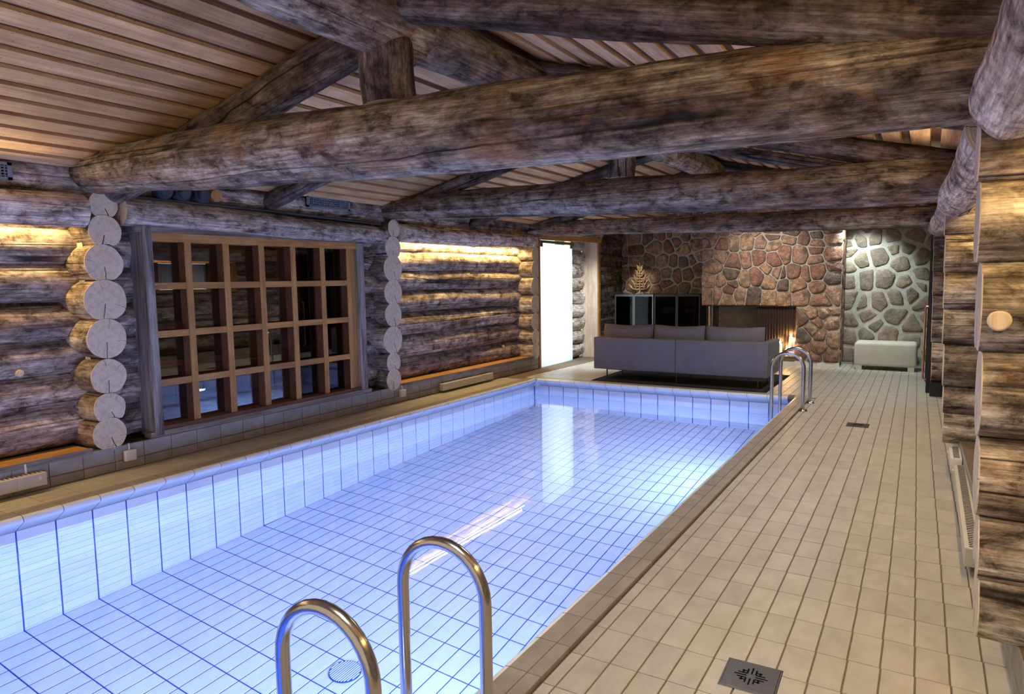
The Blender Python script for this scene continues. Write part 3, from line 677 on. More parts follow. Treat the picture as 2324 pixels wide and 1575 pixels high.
for (y0, y1) in ((-10.1, -6.0), (-6.15, -2.5), (-2.65, 1.0)):
    for z in C1:
        r = random.uniform(0.162, 0.178)
        if (y0, y1) in HIGH and 1.4 < z < 2.0:
            a, b = HIGH[(y0, y1)]
            add_log('log', (xr(y0) + 0.40, y0, z), (xr(a) + 0.40, a, z), r, ('log', 'end'), wall_right)
            add_log('log', (xr(b) + 0.40, b, z), (xr(y1) + 0.40, y1, z), r, ('log', 'end'), wall_right)
        else: add_log('log', (xr(y0) + 0.40, y0, z), (xr(y1) + 0.40, y1, z), r, ('log', 'end'), wall_right)
DX = {-6.1: (-0.075, 0.005), -2.58: (-0.05, 0.01), 1.07: (-0.04, 0.003)}
for yb, st in ST.items():
    for i, (z, r, y) in enumerate(st):
        clip = (z - st[i + 1][0], st[i + 1][1]) if i + 1 < len(st) else None
        a, b = DX[yb]; x = xr(yb) + b + (a - b) * (z - 0.3) / 1.9 + random.uniform(-.004, .004)
        stub_log(wall_right, (xr(yb) + 0.52, yb, z), (x, yb, z), r * 1.02, clip)
knot(wall_right, (5.345, -6.271, 1.365), (0, -1, 0), 0.036)
for (y0, y1, z0, z1) in ((-10.1, -6.1, 2.36, 2.36), (-6.1, -2.58, 2.36, 2.35), (-2.58, 1.3, 2.35, 2.34)):
    add_log('plate_log', (xr(y0) + 0.25, y0, z0), (xr(y1) + 0.25, y1, z1), [0.165, 0.16], ('log', 'end'), wall_right)
bbr = MB()
for y0, y1 in ((ROOM_Y0, 1.18),):
    bbr.add([(xr(y0) + 0.13, y0, -0.1), (xr(y1) + 0.13, y1, -0.1), (xr(y1) + 0.13, y1, 0.19), (xr(y0) + 0.13, y0, 0.19), (xr(y0) + 0.52, y0, 0.19), (xr(y1) + 0.52, y1, 0.19), (xr(y0) + .52, y0, -.1), (xr(y1) + .52, y1, -.1)],
            [(0, 3, 2, 1), (3, 4, 5, 2), (0, 6, 4, 3), (1, 2, 5, 7)])
bbr = struct(bbr.build('baseboard_right', 'grout'), 'grey tiled skirting under the right-hand logs', 'skirting')
for k in range(-12, 30):
    y = -6.944 + 0.25 * k
    if y > 1.05: continue
    for me, z in ((t1, 0.124), (t2, 0.019)): link('tile', me, bbr, (xr(y) + 0.131, y, z), (0, -PI / 2, 0.0186))
# high curtained windows in two bays of the right wall
for n_, (ya, yb, lb) in enumerate(((-5.65, -3.02, 'middle'), (-2.3, -0.1, 'far'))):
    ym = (ya + yb) / 2; L = (yb - ya) / 2
    w2 = struct(empty('window_%d' % (n_ + 2), (xr(ym) + 0.45, ym, 1.42)), 'high curtained window in the %s bay of the right log wall' % lb, 'window'); w2.rotation_euler = (0, 0, 0.0186)
    MB().box((0.02, -L, 0.0), (0.03, L, 0.5)).build('pane', 'daylight', w2)
    for y in (-L + 0.05, L - 0.05): MB().box((-0.24, y - 0.05, -0.06), (0.03, y + 0.05, 0.56)).build('side_casing', 'pine', w2)
    for z in (-0.03, 0.53): MB().box((-0.24, -L + 0.1, z - 0.03), (0.03, L - 0.1, z + 0.03)).build('cross_board', 'pine_h', w2)
    m_ = int(2 * L / 0.45)
    for q in range(1, m_): MB().box((-0.16, -L + 2 * L * q / m_ - 0.05, 0.0), (-0.10, -L + 2 * L * q / m_ + 0.05, 0.5)).build('upright_bar', 'sauna', w2)
    cb = MB(); n = 160; x_ = xr(ym) + 0.40
    vs = [(0.012 * math.sin(i * 1.1) - 0.0186 * (-L + 2 * L * i / n), (-L + 0.11) + (2 * L - 0.22) * i / n, z) for z in (0.01, 0.49) for i in range(n + 1)]
    cb.add(vs, [(i, i + 1, n + 2 + i, n + 1 + i) for i in range(n)], 0, True)
    cur = cb.build('curtain', 'curtain'); cur.location = (x_, ym, 1.42); tag(cur, 'pale gathered curtain in the high window of the %s right-hand bay' % lb, 'curtain')

# ------------------------------------------------------------------ ceiling
RX, RZ, SL = 2.45, 3.21, 0.25
def zc(x): return RZ - SL * abs(x - RX)
cm = MB()
for x0, x1 in ((-1.25, RX), (RX, 6.2)):
    cm.add([(x0, ROOM_Y0, zc(x0) + 0.025), (x1, ROOM_Y0, zc(x1) + 0.025), (x1, 4.6, zc(x1) + 0.025), (x0, 4.6, zc(x0) + 0.025),
            (x0, ROOM_Y0, zc(x0) + 0.1), (x1, ROOM_Y0, zc(x1) + 0.1), (x1, 4.6, zc(x1) + 0.1), (x0, 4.6, zc(x0) + 0.1)],
           [(0, 1, 2, 3), (7, 6, 5, 4), (0, 4, 5, 1), (2, 6, 7, 3), (1, 5, 6, 2), (0, 3, 7, 4)])
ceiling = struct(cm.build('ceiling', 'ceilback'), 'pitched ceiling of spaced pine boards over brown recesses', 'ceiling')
ang = math.atan(SL)
bme = MB().box((-0.068, -7.4, -0.0125), (0.068, 7.4, 0.0125)).mesh('ceiling_board', 'board')
for i in range(20):
    x = 1.122 + 0.1855 * (i - 12)
    if x < RX - 0.05: link('ceiling_board', bme, ceiling, (x, -2.8, zc(x) + 0.012), (0, -ang, 0))
for i in range(21):
    x = 2.47 + 0.150 + 0.2165 * i * 0.93
    if x < 6.0: link('ceiling_board', bme, ceiling, (x, -2.8, zc(x) + 0.012), (0, ang, 0))

# ------------------------------------------------------------------ trusses
BEAMS = 'log tie beams across the room'
def thing_log(name, pts_radii, label, cat, group=None, mats=('beam', 'end'), **k):
    p0, p1, radii = pts_radii
    return tag(add_log(name, p0, p1, radii, mats, None, **k), label, cat, group)
thing_log('tie_beam', ((-1.0, -6.1, 2.415), (5.75, -6.1, 2.255), [.145, .185, .202, .207, .207, .200, .195, .19]), 'thickest hewn log tie beam, carrying the stoutest king post', 'beam', BEAMS, wob=0.02, bend=0.015, knots=8, seg=40)
thing_log('tie_beam', ((-0.88, -2.58, 2.42), (5.7, -2.58, 2.265), [.125, .155, .172, .175, .18, .185, .185]), 'dark log tie beam with king post, next to the thickest one', 'beam', BEAMS, ('beam', 'end'), wob=0.02, bend=0.012, knots=8, seg=32)
thing_log('tie_beam', ((-0.85, 1.07, 2.355), (5.6, 1.07, 2.245), [.12, .125, .13, .14, .145, .145]), 'log tie beam hiding the top of the fireplace wall', 'beam', BEAMS, ('beam', 'end'), wob=0.018, bend=0.012, knots=6, seg=32)
RAFT = 'log rafters under the ceiling boards'
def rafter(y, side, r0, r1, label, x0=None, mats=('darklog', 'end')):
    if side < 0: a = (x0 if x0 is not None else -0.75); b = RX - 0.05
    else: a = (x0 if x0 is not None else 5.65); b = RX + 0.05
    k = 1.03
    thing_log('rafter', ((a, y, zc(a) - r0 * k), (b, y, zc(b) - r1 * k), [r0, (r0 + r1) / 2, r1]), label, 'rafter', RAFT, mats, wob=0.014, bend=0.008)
rafter(-5.92, -1, .125, .14, 'dark rafter rising from thick tie beam to ridge on the window side')
rafter(-6.16, 1, .115, .125, 'dark rafter rising from thick tie beam to ridge on the ladder side')
rafter(-4.35, -1, .088, .095, 'dark rafter with rounded low end beside the wall vent grille', -0.82)
rafter(-4.35, 1, .08, .09, 'rafter midway between the two king posts on the ladder side')
rafter(-2.58, -1, .075, .085, 'rafter meeting the middle tie beam on the window side')
rafter(-2.58, 1, .10, .10, 'rafter meeting the middle tie beam on the ladder side')
rafter(-0.75, -1, .07, .075, 'thin rafter beyond the middle king post on the window side')
rafter(-0.75, 1, .065, .07, 'thin rafter beyond the middle king post on the ladder side')
rafter(1.07, -1, .07, .08, 'rafter over the tie beam nearest fireplace, window side')
rafter(1.07, 1, .07, .08, 'rafter over the tie beam nearest fireplace, ladder side')
thing_log('ridge_beam', ((2.46, -10.1, 2.98), (2.515, -5.93, 2.965), [.175, .185, .20]), 'grey ridge log with end resting on the stoutest king post', 'beam', None, ('beam', 'end'), wob=0.02, knots=4, seg=36)
thing_log('ridge_beam', ((2.47, -5.90, 2.99), (2.44, -2.45, 3.02), [.165, .16, .15]), 'ridge log running between the two king posts', 'beam', None, ('beam', 'end'), wob=0.018, knots=4, seg=32)
thing_log('ridge_beam', ((2.44, -2.42, 3.02), (2.42, 4.4, 3.04), [.15, .145, .14]), 'ridge log running from middle king post toward fireplace', 'beam', None, ('beam', 'end'), wob=0.018, knots=4)
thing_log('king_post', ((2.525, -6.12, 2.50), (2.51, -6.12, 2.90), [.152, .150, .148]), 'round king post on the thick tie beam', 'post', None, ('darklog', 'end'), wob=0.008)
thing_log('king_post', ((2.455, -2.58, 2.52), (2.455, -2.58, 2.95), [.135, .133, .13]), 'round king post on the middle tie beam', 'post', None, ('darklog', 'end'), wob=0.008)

# ------------------------------------------------------------------ fittings on the left wall
def grille(loc, w, h, label, cols, rowz):
    o = tag(empty('vent_grille', loc), label, 'vent')
    fr = MB().box((0, -w / 2, -h / 2), (0.012, w / 2, -h / 2 + 0.02)).box((0, -w / 2, h / 2 - 0.02), (0.012, w / 2, h / 2)).box((0, -w / 2, -h / 2), (0.012, -w / 2 + 0.03, h / 2)).box((0, w / 2 - 0.03, -h / 2), (0.012, w / 2, h / 2))
    fr.build('frame', 'ventgrey', o); MB().box((-0.03, -w / 2 + 0.01, -h / 2 + 0.01), (-0.02, w / 2 - 0.01, h / 2 - 0.01)).build('backing', 'void', o)
    for i in range(cols):
        y = -w / 2 + 0.03 + (w - 0.06) * (i + 0.5) / cols; MB().box((-0.018, y - 0.004, -h / 2 + 0.02), (0.004, y + 0.004, h / 2 - 0.02)).build('vertical_slat', 'ventgrey', o)
    for j in range(rowz):
        z = -h / 2 + 0.02 + (h - 0.04) * (j + 0.5) / rowz; MB().box((-0.012, -w / 2 + 0.03, z - 0.003), (0.007, w / 2 - 0.03, z + 0.003)).build('slat', 'ventgrey', o)
    return o
grille((-0.605, -3.59, 2.395), 0.64, 0.125, 'slotted grey vent grille by the middle tie beam end', 22, 4)
grille((-0.605, -6.98, 2.36), 0.60, 0.125, 'slotted grey vent grille before the thick tie beam end', 20, 4)
for y, lb in ((-5.53, 'half-hidden'), (-5.36, 'middle'), (-5.17, 'outermost')):
    o = tag(empty('air_nozzle', (-0.60, y, 2.335)), lb + ' round dark air nozzle of three above the latticed window', 'vent')
    MB().tube([(-0.08, 0, 0), (0.02, 0, 0), (0.035, 0, 0)], [0.075, 0.075, 0.07], 24).build('collar', 'plastic', o)
    MB().tube([(0.036, 0, 0), (0.075, 0, 0), (0.085, 0, 0)], [0.055, 0.052, 0.042], 24).build('nozzle', 'plastic', o)
tag(MB().tube([(-0.70, -5.01, 2.345), (-0.585, -5.01, 2.345)], 0.058, 20).build('wooden_plug', 'pine'), 'round orange wooden plug beside the air nozzles', 'plug')
tag(MB().tube([(-0.60, -5.88, 2.262), (-0.60, -4.3, 2.25), (-0.60, -2.75, 2.215)], 0.014, 10).build('conduit_pipe', 'plastic'), 'thin grey pipe along the valance log over the latticed window', 'pipe')

def heater(x, y0, y1, z, face, label, mat='heater'):
    o = tag(empty('baseboard_heater', (x, (y0 + y1) / 2, z)), label, 'heater'); L = (y1 - y0) / 2; s = face
    smooth_bevel(MB().box((0 if s > 0 else -0.075, -L, 0), (0.075 if s > 0 else 0, L, 0.10)).build('casing', mat, o), 0.006, 2)
    g = MB()
    for i in range(int(L * 2 / 0.03)): g.box((0.02 * s - 0.012, -L + 0.02 + i * 0.03, 0.1002), (0.02 * s + 0.03 * s + 0.0, -L + 0.034 + i * 0.03, 0.1015)) if s > 0 else g.box((-0.055, -L + 0.02 + i * 0.03, 0.1002), (-0.015, -L + 0.034 + i * 0.03, 0.1015))
    g.build('top_slots', 'darksteel', o)
    MB().box((0.0751 * s if s > 0 else -0.078, L - 0.20, 0.005), (0.078 if s > 0 else -0.0751, L - 0.003, 0.095)).build('control_cover', mat, o)
    MB().tube([(0.0765 * s, L - 0.05, 0.062), (0.086 * s, L - 0.05, 0.062)], 0.014, 14).build('dial', 'white', o)
    for yy in (-L + 0.15, L - 0.15): MB().box((-0.004 * s if s > 0 else 0.0, yy - 0.02, 0.02), (0.0, yy + 0.02, 0.09) if s > 0 else (0.004, yy + 0.02, 0.09)).build('bracket', 'steel', o)
    return o
heater(-0.596, -8.3, -6.65, 0.028, 1, 'beige baseboard heater with white cable above its end, on the window-side skirting')
heater(-0.596, -1.68, -0.42, 0.008, 1, 'long beige baseboard heater under the brightly lit log wall')
heater(xr(-4.0) + 0.125, -5.05, -3.25, 0.03, -1, 'long beige baseboard heater between the right-hand log stacks')
heater(xr(-2.9) + 0.125, -3.15, -2.75, 0.05, -1, 'short white heater by the middle right-hand log stack', 'white')
for (y, z, lb) in ((-5.985, 0.095, 'white junction box on skirting under sawn stack left of the latticed window'), (-2.47, 0.095, 'white junction box on skirting under sawn stack right of the latticed window')):
    o = tag(empty('junction_box', (-0.60, y, z)), lb, 'box')
    smooth_bevel(MB().box((0, -0.048, -0.046), (0.042, 0.048, 0.046)).build('cover', 'white', o), 0.008, 3)
    MB().tube([(0.015, 0.0, 0.046), (0.015, 0.0, 0.075), (0.008, 0.0, 0.10)], 0.007, 8).build('cable', 'white', o)
tag(MB().tube([(-0.592, -6.76, 0.125), (-0.592, -6.76, 0.17), (-0.60, -6.76, 0.20)], 0.008, 8).build('heater_cable', 'white'), 'white cable rising from beige heater to the ledge', 'cable')
dv = tag(empty('wall_intercom', (xr(-3.1) + 0.205, -3.10, 1.70)), 'white handset on the casing of the curtained window', 'intercom')
smooth_bevel(MB().box((-0.03, -0.04, -0.10), (0, 0.04, 0.10)).build('base', 'white', dv), 0.008, 3)
smooth_bevel(MB().box((-0.05, -0.015, -0.085), (-0.031, 0.015, 0.085)).build('handset', 'white', dv), 0.006, 3)

# ------------------------------------------------------------------ pool ladders
def arch(xa, xb, y, ztop, zb_a, zb_b, n=16):
    r = (xb - xa) / 2; c = (xa + xb) / 2; pts = [(xa, y, zb_a)]
    for i in range(n + 1):
        t = PI - PI * i / n; pts.append((c + r * math.cos(t), y, ztop - r * 1.0 + r * math.sin(t)))
    pts.append((xb, y, zb_b)); return pts
def ladder(ys, xa, xb, ztop, label):
    o = tag(empty('pool_ladder', (xb, sum(ys) / 2, ZD)), label, 'ladder'); ox, oy, oz = xb, sum(ys) / 2, ZD
    for y in ys:
        pts = [(x - ox, yy - oy, z - oz) for x, yy, z in arch(xa, xb, y, ztop, -1.0, ZD)]
        rl = MB().tube(pts, 0.021, 18).build('rail', 'steel', o)
        prof = [(0.052, 0.0), (0.05, 0.008), (0.038, 0.018), (0.022, 0.024)]
        MB().tube([(0, y - oy, z + 0.0005) for _, z in prof], [r for r, _ in prof], 24).build('flange', 'steel', rl)
    for z in (-0.35, -0.6, -0.85): smooth_bevel(MB().box((xa - ox - 0.035, ys[0] - oy, z - oz), (xa - ox + 0.035, ys[1] - oy, z - oz + 0.025)).build('tread', 'steel', o), 0.006, 2)
    return o
ladder((-7.90, -7.38), 3.612, 3.955, 0.66, 'steel pool ladder rails over the round pool-floor drain')
ladder((-0.81, -0.26), 3.612, 3.955, 0.64, 'steel pool ladder rails by the end of the sofa')
def drain(x, y, rz, label):
    o = tag(empty('floor_drain', (x, y, ZD), rz), label, 'drain'); h = 0.098
    MB().bevbox((-h - 0.006, -h - 0.006, -0.004), (h + 0.006, h + 0.006, 0.0025), 0.002).build('rim', 'darksteel', o)
    MB().bevbox((-h, -h, 0.0), (h, h, 0.0045), 0.003).build('plate', 'darksteel', o)
    for k in range(4):
        for j, L in ((-2, .022), (-1, .034), (0, .046), (1, .034), (2, .022)):
            a = k * PI / 2; s = MB(); s.box((j * 0.0155 - 0.003, 0.016, 0.0046), (j * 0.0155 + 0.003, 0.016 + L, 0.0052))
            b = s.build('slot', 'void', o); b.rotation_euler = (0, 0, a)
    return o
drain(4.605, -6.515, 0.03, 'square steel floor drain with cross-shaped slots, under the thickest beam')
drain(4.565, -1.37, 0.0, 'square steel floor drain on the deck near the sofa-end ladder')

# ------------------------------------------------------------------ stone work
def clip_poly(poly, nx, ny, d):
    out = []
    for i in range(len(poly)):
        a, b = poly[i], poly[(i + 1) % len(poly)]
        da, db = a[0] * nx + a[1] * ny - d, b[0] * nx + b[1] * ny - d
        if da <= 0: out.append(a)
        if (da < 0 < db) or (db < 0 < da):
            t = da / (da - db); out.append((a[0] + (b[0] - a[0]) * t, a[1] + (b[1] - a[1]) * t))
    return out
def voronoi(seeds, rect, wt=0.006):
    x0, x1, z0, z1 = rect; cells = []; rw = random.Random(len(seeds)); w = [rw.uniform(-wt, wt) for _ in seeds]
    for i, (sx, sz) in enumerate(seeds):
        poly = [(x0, z0), (x1, z0), (x1, z1), (x0, z1)]
        for j, (tx, tz) in enumerate(seeds):
            if i == j: continue
            nx, nz = tx - sx, tz - sz
            poly = clip_poly(poly, nx, nz, nx * (sx + tx) / 2 + nz * (sz + tz) / 2 + (w[i] - w[j]) / 2)
            if len(poly) < 3: break
        cells.append(poly if len(poly) >= 3 else None)
    return cells
def stone_mesh(poly, gap, depth, seed, mat='stone'):
    rnd = random.Random(seed); cx = sum(p[0] for p in poly) / len(poly); cz = sum(p[1] for p in poly) / len(poly)
    # shrink towards the inside by the joint width
    ins = poly
    for i in range(len(poly)):
        a, b = poly[i], poly[(i + 1) % len(poly)]; ex, ez = b[0] - a[0], b[1] - a[1]; L = math.hypot(ex, ez)
        if L < 1e-5: continue
        nx, nz = ez / L, -ex / L
        if nx * (cx - a[0]) + nz * (cz - a[1]) > 0: nx, nz = -nx, -nz
        g = gap * rnd.uniform(0.5, 1.4); ins = clip_poly(ins, nx, nz, nx * a[0] + nz * a[1] - g)
        if len(ins) < 3: return None
    # corner cutting once, then resample
    pts = []
    for i in range(len(ins)):
        a, b = ins[i], ins[(i + 1) % len(ins)]
        pts.append((a[0] * 0.9 + b[0] * 0.1, a[1] * 0.9 + b[1] * 0.1)); pts.append((a[0] * 0.1 + b[0] * 0.9, a[1] * 0.1 + b[1] * 0.9))
    per = [0]
    for i in range(len(pts)): per.append(per[-1] + math.dist(pts[i], pts[(i + 1) % len(pts)]))
    n = 24; out = []
    for k in range(n):
        d = per[-1] * k / n; i = max(j for j in range(len(pts)) if per[j] <= d); seg = per[i + 1] - per[i] or 1e-6; t = (d - per[i]) / seg
        a, b = pts[i], pts[(i + 1) % len(pts)]; w = rnd.uniform(-0.004, 0.004)
        out.append((a[0] + (b[0] - a[0]) * t + w, a[1] + (b[1] - a[1]) * t + w))
    cx = sum(p[0] for p in out) / n; cz = sum(p[1] for p in out) / n
    vs = []
    for s, d in ((1.0, -0.02), (1.0, 0.35 * depth), (0.88, 0.85 * depth), (0.5, depth)):
        for x, z in out:
            dd = d + (mn.noise(Vector((x * 9, z * 9, seed))) * 0.45 * depth if d > 0 else 0)
            vs.append(((x - cx) * s, -dd, (z - cz) * s))
    vs.append((0, -depth * (1 + 0.3 * rnd.uniform(-1, 1)), 0))
    fs = [(r * n + i, r * n + (i + 1) % n, (r + 1) * n + (i + 1) % n, (r + 1) * n + i) for r in range(3) for i in range(n)]
    fs += [(3 * n + i, 3 * n + (i + 1) % n, 4 * n) for i in range(n)]
    mb = MB().add(vs, fs, 0, True); return mb.mesh('stone', mat), (cx, cz)
def stones(parent, seeds, rect, y, gap, depth, skip=None, off=(0, 0, 0), mat='stone'):
    for i, c in enumerate(voronoi(seeds, rect)):
        if not c: continue
        if skip and skip(seeds[i]): continue
        r = stone_mesh(c, gap, depth, i + int(y * 100), mat)
        if r: link('stone', r[0], parent, (r[1][0] - off[0], y - off[1], r[1][1] - off[2]))
def grow(seeds, rect, d, seed, pad=0.0):
    """add seeds (poisson-like) where the listed ones leave room"""
    rnd = random.Random(seed); s = list(seeds)
    for _ in range(4000):
        p = (rnd.uniform(rect[0] + pad, rect[1] - pad), rnd.uniform(rect[2] + pad, rect[3] - pad))
        if all(math.dist(p, q) > d for q in s): s.append(p)
    return s
FP = [(1.72, 2.31), (1.95, 2.33), (2.2, 2.34), (2.47, 2.32), (2.79, 2.32), (1.67, 2.14), (1.8, 2.19), (1.93, 2.12), (2.16, 2.14), (2.36, 2.14), (2.62, 2.1), (2.78, 2.22), (2.81, 2.04), (1.67, 1.93), (1.91, 1.88), (2.16, 1.76), (2.35, 1.81), (2.59, 1.84), (2.83, 1.81), (1.77, 1.7), (2.55, 1.52), (2.71, 1.66), (2.89, 1.56), (1.71, 1.45), (1.93, 1.45), (2.12, 1.55), (2.14, 1.42), (2.32, 1.47), (2.77, 1.43), (1.7, 1.18), (1.87, 1.18), (2.03, 1.12), (2.07, 1.28), (2.27, 1.19), (2.5, 1.16), (2.77, 1.14), (3.1, 2.29), (3.07, 2.16), (3.32, 2.13), (3.51, 2.2), (3.5, 2.06), (3.71, 2.15), (3.0, 1.89), (3.24, 1.88), (3.49, 1.95), (3.5, 1.79), (3.73, 1.86), (2.93, 1.55), (3.16, 1.57), (3.34, 1.54), (3.53, 1.58), (3.75, 1.65), (3.74, 1.48), (3.0, 1.37), (3.21, 1.38), (3.54, 1.32), (3.76, 1.24), (3.29, 1.17), (3.58, 1.1), (3.0, 1.15), (3.5, 2.31), (3.69, 2.29)]
FPB = [(3.32, 0.77), (3.46, 0.9), (3.63, 0.91), (3.78, 1.0), (3.53, 0.72), (3.75, 0.74), (3.45, 0.61), (3.34, 0.51), (3.6, 0.5), (3.8, 0.45), (3.34, 0.24), (3.58, 0.31), (3.53, 0.13), (3.76, 0.16)]
BL = [(-0.42, 2.33), (-0.08, 2.36), (0.21, 2.34), (0.45, 2.39), (0.66, 2.41), (0.81, 2.42), (0.96, 2.34), (1.2, 2.38), (-0.42, 2.08), (-0.06, 2.08), (0.35, 2.14), (0.64, 2.15), (0.8, 2.23), (0.96, 2.07), (1.2, 2.15), (-0.37, 1.86), (-0.06, 1.85), (0.23, 1.88), (0.52, 1.85), (0.74, 1.83), (0.95, 1.83), (1.11, 1.86), (1.25, 1.94), (-0.32, 1.64), (-0.09, 1.69), (0.14, 1.68), (0.37, 1.54), (0.61, 1.58), (0.82, 1.55), (1.03, 1.57), (1.24, 1.66), (-0.45, 1.39), (-0.09, 1.34), (0.12, 1.39), (0.62, 1.38), (0.41, 1.27), (0.68, 1.26), (0.99, 1.31), (1.25, 1.37), (1.22, 1.22)]
BR = [(3.94, 2.19), (4.11, 2.13), (4.34, 2.15), (4.59, 2.14), (4.92, 2.13), (3.93, 2.31), (4.23, 2.28), (3.93, 2.05), (3.96, 1.9), (4.13, 1.76), (4.4, 1.83), (4.62, 1.94), (4.72, 1.71), (5.0, 1.81), (4.83, 1.95), (3.95, 1.64), (4.21, 1.44), (4.49, 1.44), (4.8, 1.36), (5.04, 1.49), (3.96, 1.41), (3.99, 1.1), (4.17, 1.04), (4.42, 1.06), (4.69, 1.16), (4.89, 1.21), (5.06, 1.06), (5.0, 1.31), (4.25, 0.82), (4.67, 0.83), (4.02, 0.71), (4.35, 0.67), (4.93, 0.67), (4.22, 0.51), (4.58, 0.52), (3.99, 0.47), (4.93, 0.47)]
# back walls
wb = struct(MB().box((-0.66, 4.35, -0.1), (1.9, 4.6, 3.2)).build('wall_back', 'mortar'), 'dark rubble stone wall behind the glass cabinets', 'wall')
stones(wb, grow(BL, (-0.6, 1.8, 1.0, 3.1), 0.26, 3), (-0.64, 1.9, 1.0, 3.15), 4.35, 0.017, 0.035)
wb2 = struct(MB().box((3.7, 3.95, -0.1), (5.95, 4.6, 3.2)).build('wall_back', 'mortar_pale'), 'pale-pointed rubble stone wall behind the ottoman', 'wall')
stones(wb2, grow(BR, (3.9, 5.9, 0.05, 2.95), 0.27, 4), (3.86, 5.9, 0.0, 3.0), 3.95, 0.030, 0.020, None, (0, 0, 0), 'stone_pale')
# fireplace
fx, fy = 2.74, 3.40
fp = tag(empty('fireplace', (fx, fy, ZD)), 'large rubble stone fireplace with corner opening and mesh fire curtain', 'fireplace')
def fpart(name, mb, mat, parent=None):
    mb.v = [(x - fx, y - fy, z - ZD) for x, y, z in mb.v]; return mb.build(name, mat, parent or fp)
fpart('chimney_breast', MB().box((1.59, 3.40, 1.005), (3.90, 4.35, 3.1)), 'mortar')
fpart('pillar', MB().box((3.21, 3.40, 0.055), (3.90, 4.35, 1.005)), 'mortar')
fpart('hearth', MB().box((1.59, 3.42, ZD), (3.21, 4.35, 0.095)), 'mortar')
fpart('hearth_edge', MB().box((1.57, 3.37, 0.096), (3.21, 4.35, 0.13)), 'sauna')
for x0, x1 in ((3.205, 3.56), (3.562, 3.905)): fpart('skirting_tile', MB().bevbox((x0, 3.385, ZD), (x1, 3.42, 0.055), 0.002), 'skirt')
fpart('skirting_tile', MB().bevbox((2.6, 3.40, ZD), (3.203, 3.44, 0.04), 0.002), 'skirt')
off = (fx, fy, ZD)
stones(fp, grow(FP, (1.6, 3.9, 1.05, 3.05), 0.24, 5), (1.575, 3.905, 1.0, 3.1), 3.40, 0.010, 0.045, None, off)
stones(fp, FPB, (3.20, 3.905, 0.055, 1.0), 3.40, 0.010, 0.045, None, off)
for i, c in enumerate(voronoi(grow([], (3.42, 3.93, 0.1, 2.9), 0.24, 9), (3.41, 3.95, 0.056, 3.0))):
    r = stone_mesh(c, 0.010, 0.012, 700 + i) if c else None
    if r: link('stone', r[0], fp, (3.90 - fx, r[1][0] - fy, r[1][1] - ZD), (0, 0, PI / 2))
fpart('lintel_bar', MB().box((1.70, 3.40, 0.985), (3.215, 3.46, 1.012)), 'black')
fpart('copper_post', MB().tube([(1.725, 3.43, 0.13), (1.725, 3.43, 1.0)], 0.018, 14), 'copper')
fpart('steel_rod', MB().tube([(1.775, 3.43, 0.13), (1.775, 3.43, 0.985)], 0.008, 10), 'steel')
fpart('fireback', MB().box((1.62, 4.22, 0.13), (3.21, 4.34, 1.005)), 'mortar')
bk = MB().box((-0.0925, -0.006, -0.029), (0.0925, 0.0, 0.029)).mesh('fire_brick', 'firebrick')
for j in range(14):
    for i in range(8): link('fire_brick', bk, fp, (1.72 + i * 0.19 - fx + (0.095 if j % 2 else 0), 4.219 - fy, 0.165 + j * 0.0615 - ZD))
n = 160; vs = [(2.55 + 0.66 * i / n - fx, 3.452 + 0.010 * math.sin(i * 0.55) + 0.006 * math.sin(i * 1.7) - fy, z - ZD) for z in (0.13, 0.985) for i in range(n + 1)]
MB().add(vs, [(i, i + 1, n + 2 + i, n + 1 + i) for i in range(n)], 0, True).build('fire_curtain', 'mesh', fp)
n = 30; vs = [(1.79 + 0.10 * i / n - fx, 3.452 + 0.012 * math.sin(i * 0.8) - fy, z - ZD) for z in (0.13, 0.985) for i in range(n + 1)]
MB().add(vs, [(i, i + 1, n + 2 + i, n + 1 + i) for i in range(n)], 0, True).build('fire_curtain', 'mesh', fp)
for x, y, h, r, lb in ((2.965, 3.405, 0.215, 0.034, 'lit white pillar candle standing apart on hearth edge'), (3.075, 3.395, 0.125, 0.032, 'shortest lit white pillar candle on hearth edge'), (3.135, 3.425, 0.335, 0.033, 'tallest lit white pillar candle on hearth edge'), (3.19, 3.41, 0.265, 0.02, 'slim lit white candle against the stone pillar')):
    o = tag(empty('candle', (x, y, 0.13)), lb, 'candle', None)
    MB().tube([(0, 0, 0), (0, 0, h), (0, 0, h + 0.002)], [r, r, r * 0.9], 18).build('wax', 'wax', o)
    MB().tube([(0, 0, h), (0, 0, h + 0.015)], 0.0015, 6).build('wick', 'void', o)
    MB().tube([(0, 0, h + 0.012), (0, 0, h + 0.02), (0, 0, h + 0.03), (0, 0, h + 0.045), (0, 0, h + 0.062)], [0.004, 0.013, 0.015, 0.010, 0.001], 10).build('flame', 'flame', o)
for x, y, h in ((2.965, 3.405, 0.40), (3.075, 3.395, 0.31), (3.135, 3.40, 0.52)): light('candle_glow', 'POINT', (x, y, h + 0.01), 1.3, (1.0, 0.5, 0.16), None, 0.012)

